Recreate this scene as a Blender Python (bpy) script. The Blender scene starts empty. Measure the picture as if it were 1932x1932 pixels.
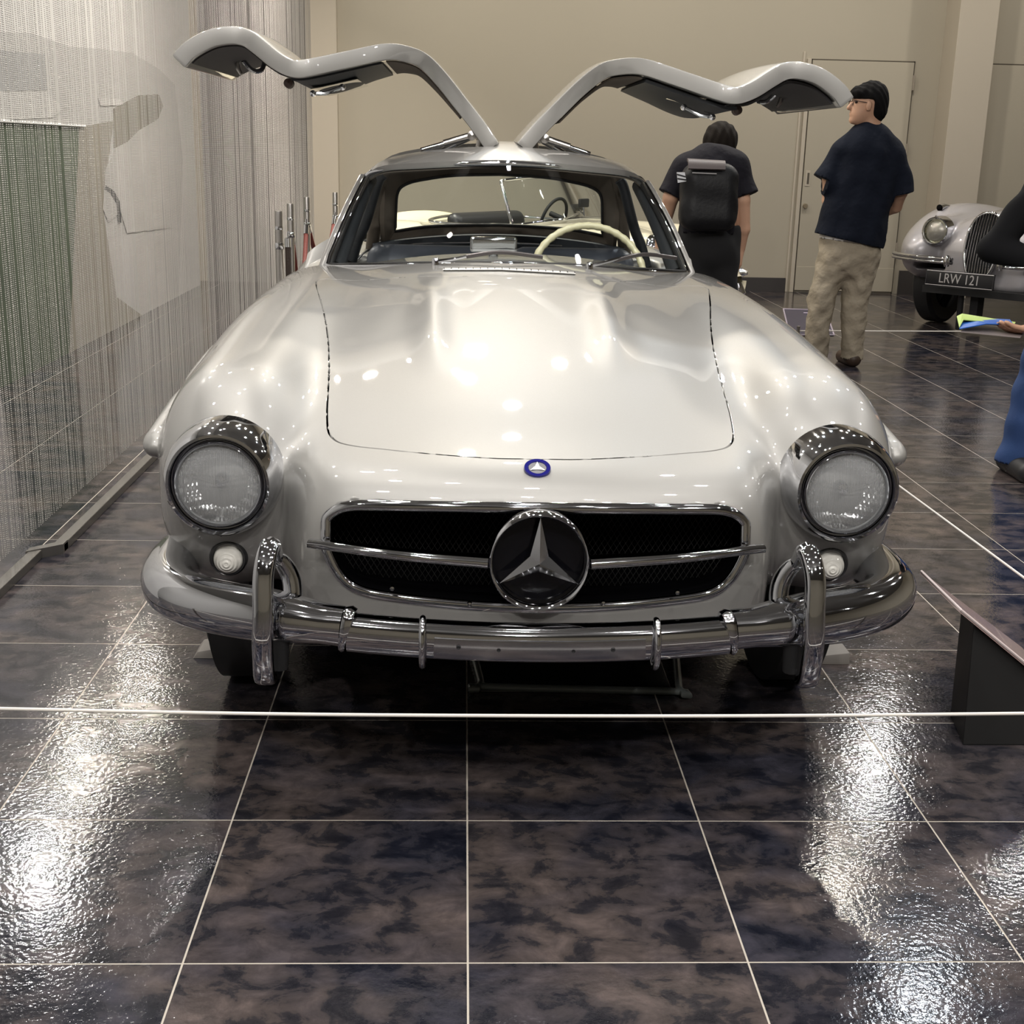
import bpy, bmesh, math, random
import numpy as np
from mathutils import Vector, Matrix
from math import sin, cos, tan, pi, radians

# ---------------------------------------------------------------- camera, world, lights, exposure
SC = bpy.context.scene
COL = SC.collection
CAM_H = 1.25
FPX, PITCH, YAW, ROLL = 2421.3, 0.275442, 0.0418698, 0.0230913
FWD = np.array([sin(YAW)*cos(PITCH), cos(YAW)*cos(PITCH), -sin(PITCH)])
_rt = np.array([cos(YAW), -sin(YAW), 0.0]); _up = np.cross(_rt, FWD)
RGT = cos(ROLL)*_rt + sin(ROLL)*_up
UPV = -sin(ROLL)*_rt + cos(ROLL)*_up
cam_d = bpy.data.cameras.new('camera'); cam = bpy.data.objects.new('camera', cam_d); COL.objects.link(cam)
cam_d.sensor_fit = 'HORIZONTAL'; cam_d.sensor_width = 36; cam_d.lens = 36*FPX/1932; cam_d.clip_start = .05
cam.matrix_world = Matrix([[RGT[0], UPV[0], -FWD[0], 0], [RGT[1], UPV[1], -FWD[1], 0], [RGT[2], UPV[2], -FWD[2], CAM_H], [0, 0, 0, 1]])
SC.camera = cam

world = bpy.data.worlds.new('world'); SC.world = world; world.use_nodes = True
world.node_tree.nodes['Background'].inputs[0].default_value = (.80, .78, .74, 1)
world.node_tree.nodes['Background'].inputs[1].default_value = .0
SC.view_settings.view_transform = 'Standard'; SC.view_settings.look = 'None'; SC.view_settings.gamma = 1
SC.view_settings.use_curve_mapping = False
SC.view_settings.exposure = 0.28
SC.cycles.max_bounces = 8; SC.cycles.glossy_bounces = 5; SC.cycles.diffuse_bounces = 3
SC.cycles.transparent_max_bounces = 16; SC.cycles.transmission_bounces = 6
SC.cycles.sample_clamp_indirect = 6; SC.cycles.blur_glossy = .3
SC.cycles.caustics_reflective = False; SC.cycles.caustics_refractive = False

CEIL = 4.3
def lamp(x, y, z, tx, ty, tz, watt, size=.11, col=(1, .965, .925), spread=160):
    d = bpy.data.lights.new('spot_lamp', 'AREA'); d.shape = 'DISK'; d.size = size; d.energy = watt; d.color = col
    d.spread = radians(spread)
    o = bpy.data.objects.new('spot_lamp', d); COL.objects.link(o); o.location = (x, y, z)
    o.rotation_euler = Vector((tx-x, ty-y, tz-z)).to_track_quat('-Z', 'Y').to_euler()
    return o
WARM, COOL, NEUT = (1, .91, .77), (.84, .92, 1), (1, .965, .925)
# ceiling track spots over the displayed coupe
for (x, y, w) in [(-.75, .55, 13), (.95, .35, 13), (-1.1, 1.7, 11), (.25, 1.2, 12), (1.6, 1.8, 11), (-1.0, -1.4, 26), (1.5, -1.5, 26),
                  (.3, -2.3, 26), (-.3, 3.2, 9), (1.7, 3.3, 9), (2.9, .6, 12), (-.9, 4.8, 10), (1.4, 5.0, 10), (.3, 2.6, 9), (-2.2, -.6, 16), (2.9, -1.0, 16)]:
    lamp(x, y, CEIL-.25, .142+(x-.142)*.3, 3.0, .6, w)
# lamps further down the hall, facing down the aisle (their images glitter in the floor)
for (x, y, w, c) in [(-3.1, 8.6, 34, NEUT), (-3.3, 10.4, 20, WARM), (-3.15, 11.9, 16, WARM), (-1.0, 8.4, 12, WARM), (.05, 8.7, 20, WARM), (-.05, 7.8, 18, WARM), (.76, 8.35, 20, WARM), (1.5, 8.4, 14, COOL), (2.5, 8.7, 20, WARM),
                     (2.75, 8.1, 10, WARM), (.3, 7.0, 10, COOL), (3.0, 7.0, 12, COOL), (3.75, 10.4, 16, NEUT), (5.2, 7.2, 16, NEUT), (3.9, 4.4, 14, NEUT), (5.5, 3.4, 14, NEUT),
                     (4.6, 9.3, 14, NEUT), (3.4, -2.6, 14, NEUT), (-2.6, -2.6, 14, NEUT), (6.2, 9.6, 16, NEUT), (5.8, 0, 14, NEUT)]:
    lamp(x, y, CEIL-.25, x*.7, y-2.2, 0, w, .13, c)
# wall washers along the back wall, behind and over the bead curtain
for (x, w) in [(-.3, 16), (1.6, 14), (3.4, 14), (5.6, 14)]:
    lamp(x, 10.6, CEIL-.25, x, 12, 1.2, w, .12, (1, .94, .84), 140)
for (x, y, w) in [(-1.75, 4.2, 12), (-1.75, 5.8, 14), (-1.75, 7.8, 16)]:
    lamp(x, y, CEIL-.25, -2.4, y, 1.4, w, .12)
for (x, y, w) in [(-.75, 3.4, 8), (-.7, 5.2, 9), (-.65, 7.2, 14), (-.6, 9.3, 60)]:
    lamp(x, y, CEIL-.25, -1.4, y+.2, 1.4, w, .11, (1, .93, .84), 110)
# ---------------------------------------------------------------- helpers
def ray(px, py):
    return FWD*FPX + RGT*(px-966) - UPV*(py-966)
def at_y(px, py, Y):                 # point of that pixel's ray on the vertical plane y = Y
    d = ray(px, py); t = Y/d[1]; return np.array([d[0]*t, Y, CAM_H+d[2]*t])
def at_z(px, py, z=0.0):
    d = ray(px, py); t = (z-CAM_H)/d[2]; return np.array([d[0]*t, d[1]*t, z])
def at_x(px, py, X):
    d = ray(px, py); t = X/d[0]; return np.array([X, d[1]*t, CAM_H+d[2]*t])

def M(name, col, rough=.5, metal=0.0, coat=0.0, coat_rough=.03, spec=.5, emit=0, trans=0, ior=1.5, bump=None, var=None, sheen=0):
    m = bpy.data.materials.new(name); m.use_nodes = True
    nt = m.node_tree; b = nt.nodes['Principled BSDF']
    b.inputs['Base Color'].default_value = (*col, 1); b.inputs['Roughness'].default_value = rough
    b.inputs['Metallic'].default_value = metal; b.inputs['Coat Weight'].default_value = coat
    b.inputs['Coat Roughness'].default_value = coat_rough; b.inputs['Specular IOR Level'].default_value = spec
    b.inputs['Transmission Weight'].default_value = trans; b.inputs['IOR'].default_value = ior
    if sheen: b.inputs['Sheen Weight'].default_value = sheen
    if emit: b.inputs['Emission Color'].default_value = (*col, 1); b.inputs['Emission Strength'].default_value = emit
    tc = None
    if bump or var:
        tc = nt.nodes.new('ShaderNodeTexCoord')
    if bump:                         # (scale, strength, distance)
        n = nt.nodes.new('ShaderNodeTexNoise'); n.inputs['Scale'].default_value = bump[0]; n.inputs['Detail'].default_value = 3
        bp = nt.nodes.new('ShaderNodeBump'); bp.inputs['Strength'].default_value = bump[1]; bp.inputs['Distance'].default_value = bump[2]
        nt.links.new(tc.outputs['Object'], n.inputs['Vector']); nt.links.new(n.outputs['Fac'], bp.inputs['Height'])
        nt.links.new(bp.outputs['Normal'], b.inputs['Normal'])
    if var:                          # (scale, second colour)
        n = nt.nodes.new('ShaderNodeTexNoise'); n.inputs['Scale'].default_value = var[0]; n.inputs['Detail'].default_value = 4
        mx = nt.nodes.new('ShaderNodeMix'); mx.data_type = 'RGBA'
        mx.inputs[6].default_value = (*col, 1); mx.inputs[7].default_value = (*var[1], 1)
        nt.links.new(tc.outputs['Object'], n.inputs['Vector']); nt.links.new(n.outputs['Fac'], mx.inputs[0])
        nt.links.new(mx.outputs[2], b.inputs['Base Color'])
    return m
def glass_mat(name, tint=(1, 1, 1), k=1.0, base=0.0, ribs=0):
    m = bpy.data.materials.new(name); m.use_nodes = True; nt = m.node_tree
    for n in list(nt.nodes):
        if n.type != 'OUTPUT_MATERIAL': nt.nodes.remove(n)
    out = [n for n in nt.nodes if n.type == 'OUTPUT_MATERIAL'][0]
    tr = nt.nodes.new('ShaderNodeBsdfTransparent'); tr.inputs[0].default_value = (*tint, 1)
    gl = nt.nodes.new('ShaderNodeBsdfGlossy'); gl.inputs['Roughness'].default_value = .01
    if ribs:
        tc = nt.nodes.new('ShaderNodeTexCoord'); wv = nt.nodes.new('ShaderNodeTexWave'); wv.inputs['Scale'].default_value = ribs*.5; wv.inputs['Distortion'].default_value = .6
        bp = nt.nodes.new('ShaderNodeBump'); bp.inputs['Strength'].default_value = .9; bp.inputs['Distance'].default_value = .003
        nt.links.new(tc.outputs['Object'], wv.inputs['Vector']); nt.links.new(wv.outputs['Fac'], bp.inputs['Height']); nt.links.new(bp.outputs['Normal'], gl.inputs['Normal'])
    fr = nt.nodes.new('ShaderNodeLayerWeight'); fr.inputs[0].default_value = .15
    mu = nt.nodes.new('ShaderNodeMath'); mu.operation = 'MULTIPLY'; mu.inputs[1].default_value = k
    ad = nt.nodes.new('ShaderNodeMath'); ad.operation = 'ADD'; ad.inputs[1].default_value = base; ad.use_clamp = True
    mx = nt.nodes.new('ShaderNodeMixShader')
    nt.links.new(fr.outputs['Fresnel'], mu.inputs[0]); nt.links.new(mu.outputs[0], ad.inputs[0]); nt.links.new(ad.outputs[0], mx.inputs[0])
    nt.links.new(tr.outputs[0], mx.inputs[1]); nt.links.new(gl.outputs[0], mx.inputs[2]); nt.links.new(mx.outputs[0], out.inputs['Surface'])
    if ribs:                         # ribbed glass scatters part of the light
        df = nt.nodes.new('ShaderNodeBsdfDiffuse'); df.inputs[0].default_value = (.86, .88, .90, 1)
        m2 = nt.nodes.new('ShaderNodeMixShader'); m2.inputs[0].default_value = .20
        nt.links.new(mx.outputs[0], m2.inputs[1]); nt.links.new(df.outputs[0], m2.inputs[2]); nt.links.new(m2.outputs[0], out.inputs['Surface'])
    return m

def mesh(name, V, F, smooth=True, normals=None):
    me = bpy.data.meshes.new(name)
    me.from_pydata([tuple(map(float, v)) for v in V], [], [tuple(map(int, f)) for f in F])
    me.update()
    if smooth: me.shade_smooth()
    if normals is not None: me.normals_split_custom_set_from_vertices([tuple(map(float, n)) for n in normals])
    return me
def obj(name, me, mat=None, parent=None, loc=None, rot=None):
    o = bpy.data.objects.new(name, me); COL.objects.link(o)
    if mat is not None and me is not None and not me.materials:
        me.materials.append(mat)
    if parent is not None: o.parent = parent
    if loc is not None: o.location = loc
    if rot is not None: o.rotation_euler = rot
    return o
def tag(o, label, cat, group=None):
    o['label'] = label; o['category'] = cat
    if group: o['group'] = group
    return o
def struct(o): o['kind'] = 'structure'; return o
def thing(name, label, cat, loc=(0, 0, 0), rz=0, group=None):
    o = bpy.data.objects.new(name, None); COL.objects.link(o); o.location = loc; o.rotation_euler = (0, 0, rz)
    o.empty_display_size = .1
    return tag(o, label, cat, group)

class B:                             # collects geometry of one part
    def __init__(s): s.V = []; s.F = []
    def add(s, V, F):
        n = len(s.V); s.V += [tuple(v) for v in V]; s.F += [tuple(i+n for i in f) for f in F]; return s
    def box(s, x0, x1, y0, y1, z0, z1):
        return s.add([(x, y, z) for z in (z0, z1) for y in (y0, y1) for x in (x0, x1)],
                     [(0, 2, 3, 1), (4, 5, 7, 6), (0, 1, 5, 4), (2, 6, 7, 3), (0, 4, 6, 2), (1, 3, 7, 5)])
    def tube(s, P, r, n=10, closed=False, cap=True, flat=None, up=None):
        # sweep of an ellipse (or superellipse) along P; r number, list, or list of (a, b)
        P = np.array(P, float); N = len(P)
        if not hasattr(r, '__len__'): r = [r]*N
        r = [(q, q) if not hasattr(q, '__len__') else q for q in r]
        T = np.roll(P, -1, 0)-np.roll(P, 1, 0) if closed else np.gradient(P, axis=0)
        T /= np.linalg.norm(T, axis=1)[:, None]+1e-12
        u = np.array(up if up is not None else (0, 0, 1.0), float)
        if up is None and abs(T[0] @ u) > .95: u = np.array((0, 1.0, 0))
        rings = []
        for i in range(N):
            t = T[i]; a = u-t*(u @ t); a /= np.linalg.norm(a)+1e-12; b = np.cross(t, a)
            if up is None: u = a
            ex = flat or 1.0
            ring = []
            for k in range(n):
                q = 2*pi*k/n; c, d = cos(q), sin(q)
                c = math.copysign(abs(c)**ex, c); d = math.copysign(abs(d)**ex, d)
                ring.append(P[i]+a*c*r[i][1]+b*d*r[i][0])
            rings.append(ring)
        V = [v for ring in rings for v in ring]; F = []
        for i in range(N if closed else N-1):
            j = (i+1) % N
            for k in range(n):
                l = (k+1) % n; F.append((i*n+k, i*n+l, j*n+l, j*n+k))
        if cap and not closed:
            F.append(tuple(range(n-1, -1, -1))); F.append(tuple((N-1)*n+k for k in range(n)))
        return s.add(V, F)
    def lathe(s, prof, n=48, c=(0, 0, 0), axis='y', cap=False):
        # prof: (radius, offset along axis)
        V = []; F = []
        for (r, h) in prof:
            for k in range(n):
                a = 2*pi*k/n; p, q = r*cos(a), r*sin(a)
                v = {'y': (p, h, q), 'z': (p, q, h), 'x': (h, p, q)}[axis]
                V.append((c[0]+v[0], c[1]+v[1], c[2]+v[2]))
        for i in range(len(prof)-1):
            for k in range(n):
                l = (k+1) % n
                f = (i*n+k, i*n+l, (i+1)*n+l, (i+1)*n+k)
                F.append(f if axis != 'y' else f[::-1])
        if cap:
            F.append(tuple(range(n))); F.append(tuple((len(prof)-1)*n+k for k in range(n)))
        return s.add(V, F)
    def grid(s, fn, nu, nv, closed_u=False):
        V = [fn(i/(nu-1) if not closed_u else i/nu, j/(nv-1)) for j in range(nv) for i in range(nu)]
        F = []
        for j in range(nv-1):
            for i in range(nu if closed_u else nu-1):
                k = (i+1) % nu; F.append((j*nu+i, j*nu+k, (j+1)*nu+k, (j+1)*nu+i))
        return s.add(V, F)
    def prism(s, poly, axis, a, b):  # poly in the two other axes, extruded a..b
        n = len(poly)
        def p(q, h): return {'x': (h, q[0], q[1]), 'y': (q[0], h, q[1]), 'z': (q[0], q[1], h)}[axis]
        V = [p(q, a) for q in poly]+[p(q, b) for q in poly]
        F = [tuple(range(n)), tuple(range(2*n-1, n-1, -1))]+[(i, n+i, n+(i+1) % n, (i+1) % n) for i in range(n)]
        return s.add(V, F)
    def me(s, name='part', smooth=True, bevel=0, seg=2, solid=0, angle=None, mirror=False):
        V, F = s.V, s.F
        me = bpy.data.meshes.new(name); me.from_pydata([tuple(map(float, v)) for v in V], [], F); me.update()
        bm = bmesh.new(); bm.from_mesh(me)
        if mirror:
            g = bmesh.ops.duplicate(bm, geom=bm.verts[:]+bm.edges[:]+bm.faces[:])['geom']
            for v in g:
                if isinstance(v, bmesh.types.BMVert): v.co.x = -v.co.x
        if solid:
            bmesh.ops.solidify(bm, geom=bm.faces[:], thickness=solid)
        bmesh.ops.recalc_face_normals(bm, faces=bm.faces[:])
        if bevel:
            ed = [e for e in bm.edges if len(e.link_faces) == 2 and e.calc_face_angle(0) > .6]
            bmesh.ops.bevel(bm, geom=ed, offset=bevel, segments=seg, affect='EDGES', profile=.6, clamp_overlap=True)
        bm.to_mesh(me); bm.free()
        if smooth:
            me.shade_smooth()
            me.set_sharp_from_angle(angle=radians(angle if angle else 40))
        return me
def cr(P, n=8, closed=False):        # Catmull-Rom resampling
    P = [np.array(p, float) for p in P]; N = len(P); out = []
    for i in range(N if closed else N-1):
        g = lambda k: P[k % N] if closed else (P[k] if 0 <= k < N else (2*P[0]-P[1] if k < 0 else 2*P[-1]-P[-2]))
        a, b, c, d = g(i-1), g(i), g(i+1), g(i+2)
        for k in range(n):
            t = k/n
            out.append(.5*((2*b)+(c-a)*t+(2*a-5*b+4*c-d)*t*t+(3*b-a-3*c+d)*t**3))
    if not closed: out.append(P[-1])
    return out
def nspl(xs, ys):                    # natural cubic spline, tabulated
    xs = np.array(xs, float); ys = np.array(ys, float); n = len(xs); h = np.diff(xs)
    A = np.eye(n); r = np.zeros(n)
    for i in range(1, n-1):
        A[i, i-1] = h[i-1]; A[i, i] = 2*(h[i-1]+h[i]); A[i, i+1] = h[i]
        r[i] = 6*((ys[i+1]-ys[i])/h[i]-(ys[i]-ys[i-1])/h[i-1])
    m = np.linalg.solve(A, r)
    X = np.linspace(xs[0], xs[-1], 3000); k = np.clip(np.searchsorted(xs, X)-1, 0, n-2)
    a = xs[k+1]-X; b = X-xs[k]; hh = h[k]
    Y = (m[k]*a**3+m[k+1]*b**3)/(6*hh)+(ys[k]/hh-m[k]*hh/6)*a+(ys[k+1]/hh-m[k+1]*hh/6)*b
    return lambda q: np.interp(q, X, Y)
def smin(a, b, k):
    h = np.maximum(k-np.abs(a-b), 0)/k
    return np.minimum(a, b)-h*h*h*k/6
def smax(a, b, k): return -smin(-a, -b, k)
def sstep(a, b, x):
    t = np.clip((x-a)/(b-a), 0, 1); return t*t*(3-2*t)
def cone(p, a, b, ra, rb):           # distance to a tapered capsule; p = (x, y, z) arrays
    a = np.array(a, float); b = np.array(b, float); d = b-a; L = d @ d+1e-12
    t = np.clip(((p[0]-a[0])*d[0]+(p[1]-a[1])*d[1]+(p[2]-a[2])*d[2])/L, 0, 1)
    return np.sqrt((p[0]-a[0]-d[0]*t)**2+(p[1]-a[1]-d[1]*t)**2+(p[2]-a[2]-d[2]*t)**2)-(ra+(rb-ra)*t)
def ell(p, c, r):                    # ellipsoid
    q = [(p[i]-c[i])/r[i] for i in range(3)]
    k = np.sqrt(q[0]**2+q[1]**2+q[2]**2); k1 = np.sqrt(sum((q[i]/r[i])**2 for i in range(3)))+1e-9
    return k*(k-1)/k1
def boxd(p, c, h, r=0.0):
    q = [np.abs(p[i]-c[i])-(h[i]-r) for i in range(3)]
    return np.sqrt(sum(np.maximum(v, 0)**2 for v in q))+np.minimum(np.maximum(np.maximum(q[0], q[1]), q[2]), 0)-r
def sdf_mesh(f, lo, hi, res, newton=3):   # surface nets of f = 0, vertices pulled onto the surface
    n = [int(math.ceil((hi[i]-lo[i])/res))+1 for i in range(3)]
    ax = [lo[i]+res*np.arange(n[i]) for i in range(3)]
    val = np.empty(n, np.float32)
    step = max(1, int(400000/(n[1]*n[2])))
    for i in range(0, n[0], step):
        g = np.meshgrid(ax[0][i:i+step], ax[1], ax[2], indexing='ij')
        val[i:i+step] = f(g)
    s = val < 0
    c = s[:-1, :-1, :-1].astype(np.int8)
    for d in [(0, 0, 1), (0, 1, 0), (0, 1, 1), (1, 0, 0), (1, 0, 1), (1, 1, 0), (1, 1, 1)]:
        c = c+s[d[0]:n[0]-1+d[0], d[1]:n[1]-1+d[1], d[2]:n[2]-1+d[2]]
    I, J, K = np.nonzero((c > 0) & (c < 8))
    idx = -np.ones(c.shape, np.int32); idx[I, J, K] = np.arange(len(I))
    acc = np.zeros((len(I), 3)); cnt = np.zeros(len(I))
    cs = [(a, b, d) for a in (0, 1) for b in (0, 1) for d in (0, 1)]
    for A in cs:
        for k in range(3):
            if A[k]: continue
            Bc = list(A); Bc[k] = 1
            va = val[I+A[0], J+A[1], K+A[2]].astype(float); vb = val[I+Bc[0], J+Bc[1], K+Bc[2]].astype(float)
            m = (va < 0) != (vb < 0); t = np.where(m, va/(va-vb+1e-20), 0)
            for q in range(3): acc[:, q] += np.where(m, A[q]+(t if q == k else 0), 0)
            cnt += m
    V = acc/cnt[:, None]+np.stack([I, J, K], 1)
    V = V*res+np.array(lo)
    F = []
    for k in range(3):
        sl0 = [slice(None)]*3; sl1 = [slice(None)]*3; sl0[k] = slice(0, -1); sl1[k] = slice(1, None)
        ch = s[tuple(sl0)] != s[tuple(sl1)]
        a, b = [(1, 2), (2, 0), (0, 1)][k]
        lim = [slice(None)]*3; lim[a] = slice(1, -1); lim[b] = slice(1, -1)
        q = np.argwhere(ch[tuple(lim)]);
        if not len(q): continue
        q[:, a] += 1; q[:, b] += 1
        ids = []
        for (da, db) in [(-1, -1), (0, -1), (0, 0), (-1, 0)]:
            r = q.copy(); r[:, a] += da; r[:, b] += db; ids.append(idx[r[:, 0], r[:, 1], r[:, 2]])
        ids = np.stack(ids, 1); neg = s[q[:, 0], q[:, 1], q[:, 2]]
        F.append(np.where(neg[:, None], ids, ids[:, ::-1]))
    F = np.concatenate(F)
    def grad(P, e):
        return np.stack([(f([P[:, i]+(e if i == k else 0) for i in range(3)])-f([P[:, i]-(e if i == k else 0) for i in range(3)]))/(2*e) for k in range(3)], 1)
    P = V
    for _ in range(newton):
        g = grad(P, res*.15); v = f([P[:, 0], P[:, 1], P[:, 2]])
        d = -(v/(np.sum(g*g, 1)+1e-9))[:, None]*g
        L = np.linalg.norm(d, axis=1)[:, None]; d *= np.minimum(1, res*.5/(L+1e-12)); P = P+d
    g = grad(P, res*.35); nrm = g/(np.linalg.norm(g, axis=1)[:, None]+1e-12)
    return P, F, nrm
def sdf_obj(name, f, lo, hi, res, mat, parent=None, **k):
    P, F, N = sdf_mesh(f, lo, hi, res)
    return obj(name, mesh(name, P, F, True, N), mat, parent, **k)
def font(txt, size, name, mat, parent, mw, ext=.001, align='CENTER', sx=1.0):
    c = bpy.data.curves.new(name, 'FONT'); c.body = txt; c.size = size; c.extrude = ext; c.align_x = align; c.align_y = 'CENTER'
    o = bpy.data.objects.new(name, c); COL.objects.link(o)
    dg = bpy.context.evaluated_depsgraph_get(); me = bpy.data.meshes.new_from_object(o.evaluated_get(dg))
    bpy.data.objects.remove(o); bpy.data.curves.remove(c)
    me.transform(mw @ Matrix.Diagonal((sx, 1, 1, 1))); me.materials.clear()
    return obj(name, me, mat, parent)
# ---------------------------------------------------------------- the setting
TILE = .4507; TX0, TY0 = .02045, 1.7741          # joints measured on the photograph's floor
XL, XR, YB, YF = -3.4, 8.0, 12.25, -6.0

def floor_mat(name, rel):
    m = bpy.data.materials.new(name); m.use_nodes = True; nt = m.node_tree; b = nt.nodes['Principled BSDF']; L = nt.links.new
    g = nt.nodes.new('ShaderNodeNewGeometry'); oi = nt.nodes.new('ShaderNodeObjectInfo')
    off = nt.nodes.new('ShaderNodeVectorMath'); off.operation = 'SCALE'; off.inputs[0].default_value = (13, 7, 5)
    L(oi.outputs['Random'], off.inputs['Scale'])
    ad = nt.nodes.new('ShaderNodeVectorMath'); ad.operation = 'ADD'; L(g.outputs['Position'], ad.inputs[0]); L(off.outputs[0], ad.inputs[1])
    mp = nt.nodes.new('ShaderNodeMapping'); mp.inputs['Scale'].default_value = (1.0, 1.25, 1); L(ad.outputs[0], mp.inputs[0])
    n1 = nt.nodes.new('ShaderNodeTexNoise'); n1.inputs['Scale'].default_value = 13; n1.inputs['Detail'].default_value = 7; n1.inputs['Roughness'].default_value = .62; n1.inputs['Distortion'].default_value = .35
    n2 = nt.nodes.new('ShaderNodeTexNoise'); n2.inputs['Scale'].default_value = 3.2; n2.inputs['Detail'].default_value = 3; n2.inputs['Distortion'].default_value = .6
    L(mp.outputs[0], n1.inputs['Vector']); L(mp.outputs[0], n2.inputs['Vector'])
    r1 = nt.nodes.new('ShaderNodeValToRGB'); e = r1.color_ramp.elements
    e[0].position = .34; e[0].color = (.017, .018, .023, 1); e[1].position = .68; e[1].color = (.115, .101, .099, 1)
    k = e.new(.44); k.color = (.032, .032, .037, 1); k = e.new(.475); k.color = (.058, .053, .053, 1); k = e.new(.56); k.color = (.078, .070, .070, 1)
    L(n1.outputs['Fac'], r1.inputs[0])
    r2 = nt.nodes.new('ShaderNodeValToRGB'); e = r2.color_ramp.elements
    e[0].position = .38; e[0].color = (.42, .46, .62, 1); e[1].position = .62; e[1].color = (1.12, 1.0, .95, 1)
    L(n2.outputs['Fac'], r2.inputs[0])
    mx = nt.nodes.new('ShaderNodeMix'); mx.data_type = 'RGBA'; mx.blend_type = 'MULTIPLY'; mx.inputs[0].default_value = 1
    L(r1.outputs[0], mx.inputs[6]); L(r2.outputs[0], mx.inputs[7]); L(mx.outputs[2], b.inputs['Base Color'])
    b.inputs['Roughness'].default_value = .10; b.inputs['Specular IOR Level'].default_value = .55
    nb = nt.nodes.new('ShaderNodeTexNoise'); nb.inputs['Scale'].default_value = 105; nb.inputs['Detail'].default_value = 2
    nc = nt.nodes.new('ShaderNodeTexNoise'); nc.inputs['Scale'].default_value = 22; nc.inputs['Detail'].default_value = 2
    L(g.outputs['Position'], nb.inputs['Vector']); L(g.outputs['Position'], nc.inputs['Vector'])
    b1 = nt.nodes.new('ShaderNodeBump'); b1.inputs['Strength'].default_value = rel; b1.inputs['Distance'].default_value = .0016
    b2 = nt.nodes.new('ShaderNodeBump'); b2.inputs['Strength'].default_value = .25; b2.inputs['Distance'].default_value = .0015
    L(nb.outputs['Fac'], b1.inputs['Height']); L(nc.outputs['Fac'], b2.inputs['Height']); L(b1.outputs[0], b2.inputs['Normal']); L(b2.outputs[0], b.inputs['Normal'])
    return m
MT_TILE = floor_mat('slate_tile', .33)
MT_GROUT = M('pale_grout', (.55, .50, .43), .8)
MT_WALL = M('beige_wall', (.475, .43, .345), .75, bump=(90, .05, .001), var=(.8, (.455, .41, .325)))
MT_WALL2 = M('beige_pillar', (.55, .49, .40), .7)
MT_JOINT = M('door_gap', (.10, .085, .065), .7)
MT_CEIL = M('ceiling_paint', (.24, .235, .225), .9)
MT_DARKBASE = M('dark_skirting', (.055, .05, .05), .45)
MT_STEEL = M('satin_steel', (.46, .44, .42), .28, 1)
MT_CHROME = M('chrome', (.66, .67, .70), .045, 1)
MT_BLACK = M('black_matte', (.010, .010, .011), .7)
MT_RUBBER = M('black_rubber', (.016, .016, .017), .6)

fl = struct(obj('floor', B().box(XL, XR, YF, YB, -.10, -.0004).me('floor', False), MT_GROUT))
# tiles: the 300 nearest in view are pieces of their own, the rest one joined part
gap = .0017
tile_me = B().box(gap, TILE-gap, gap, TILE-gap, -.012, 0).me('tile', False); tile_me.materials.append(MT_TILE)
cells = []
for i in range(-9, 20):
    for j in range(-18, 25):
        x, y = TX0+i*TILE, TY0+j*TILE
        if x > XR-.05 or x+TILE < XL+.05 or y > YB-.05: continue
        c = np.array([x+TILE/2, y+TILE/2, -CAM_H]); dz = c @ FWD
        cut = x+TILE > XR or x < XL or y+TILE > YB
        vis = not cut and dz > .6 and abs(c @ RGT)/dz*FPX < 966+260 and abs(c @ UPV)/dz*FPX < 966+200
        cells.append((0 if vis else 1, np.linalg.norm(c), x, y))
cells.sort()
rest = B()
for k, (v, d, x, y) in enumerate(cells):
    if k < 300 and v == 0:
        obj('tile', tile_me, None, fl, (x, y, 0))
    else:
        rest.box(max(x+gap, XL), min(x+TILE-gap, XR), y+gap, min(y+TILE-gap, YB), -.012, 0)
o = obj('floor_tiling', rest.me('floor_tiling', False), MT_TILE, fl); o['kind'] = 'stuff'

struct(obj('wall_back', B().box(XL, XR, YB, YB+.2, 0, CEIL).me('wall_back', False), MT_WALL))
wr = struct(obj('wall_right', B().box(XR, XR+.2, YF, YB, 0, CEIL).me('wall_right', False), MT_WALL))
struct(obj('wall_left', B().box(XL-.2, XL, YF, YB, 0, CEIL).me('wall_left', False), M('mural_wall_paint', (.50, .49, .47), .8)))
struct(obj('wall_front', B().box(XL, XR, YF-.2, YF, 0, CEIL).me('wall_front', False), MT_WALL))
struct(obj('ceiling', B().box(XL, XR, YF, YB, CEIL, CEIL+.2).me('ceiling', False), MT_CEIL))
# left end of the back wall: lit return beside the curtain
struct(obj('trim_1', B().box(-1.42, -1.145, YB-.12, YB, 0, CEIL).me('trim_1', False), MT_WALL2))
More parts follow.
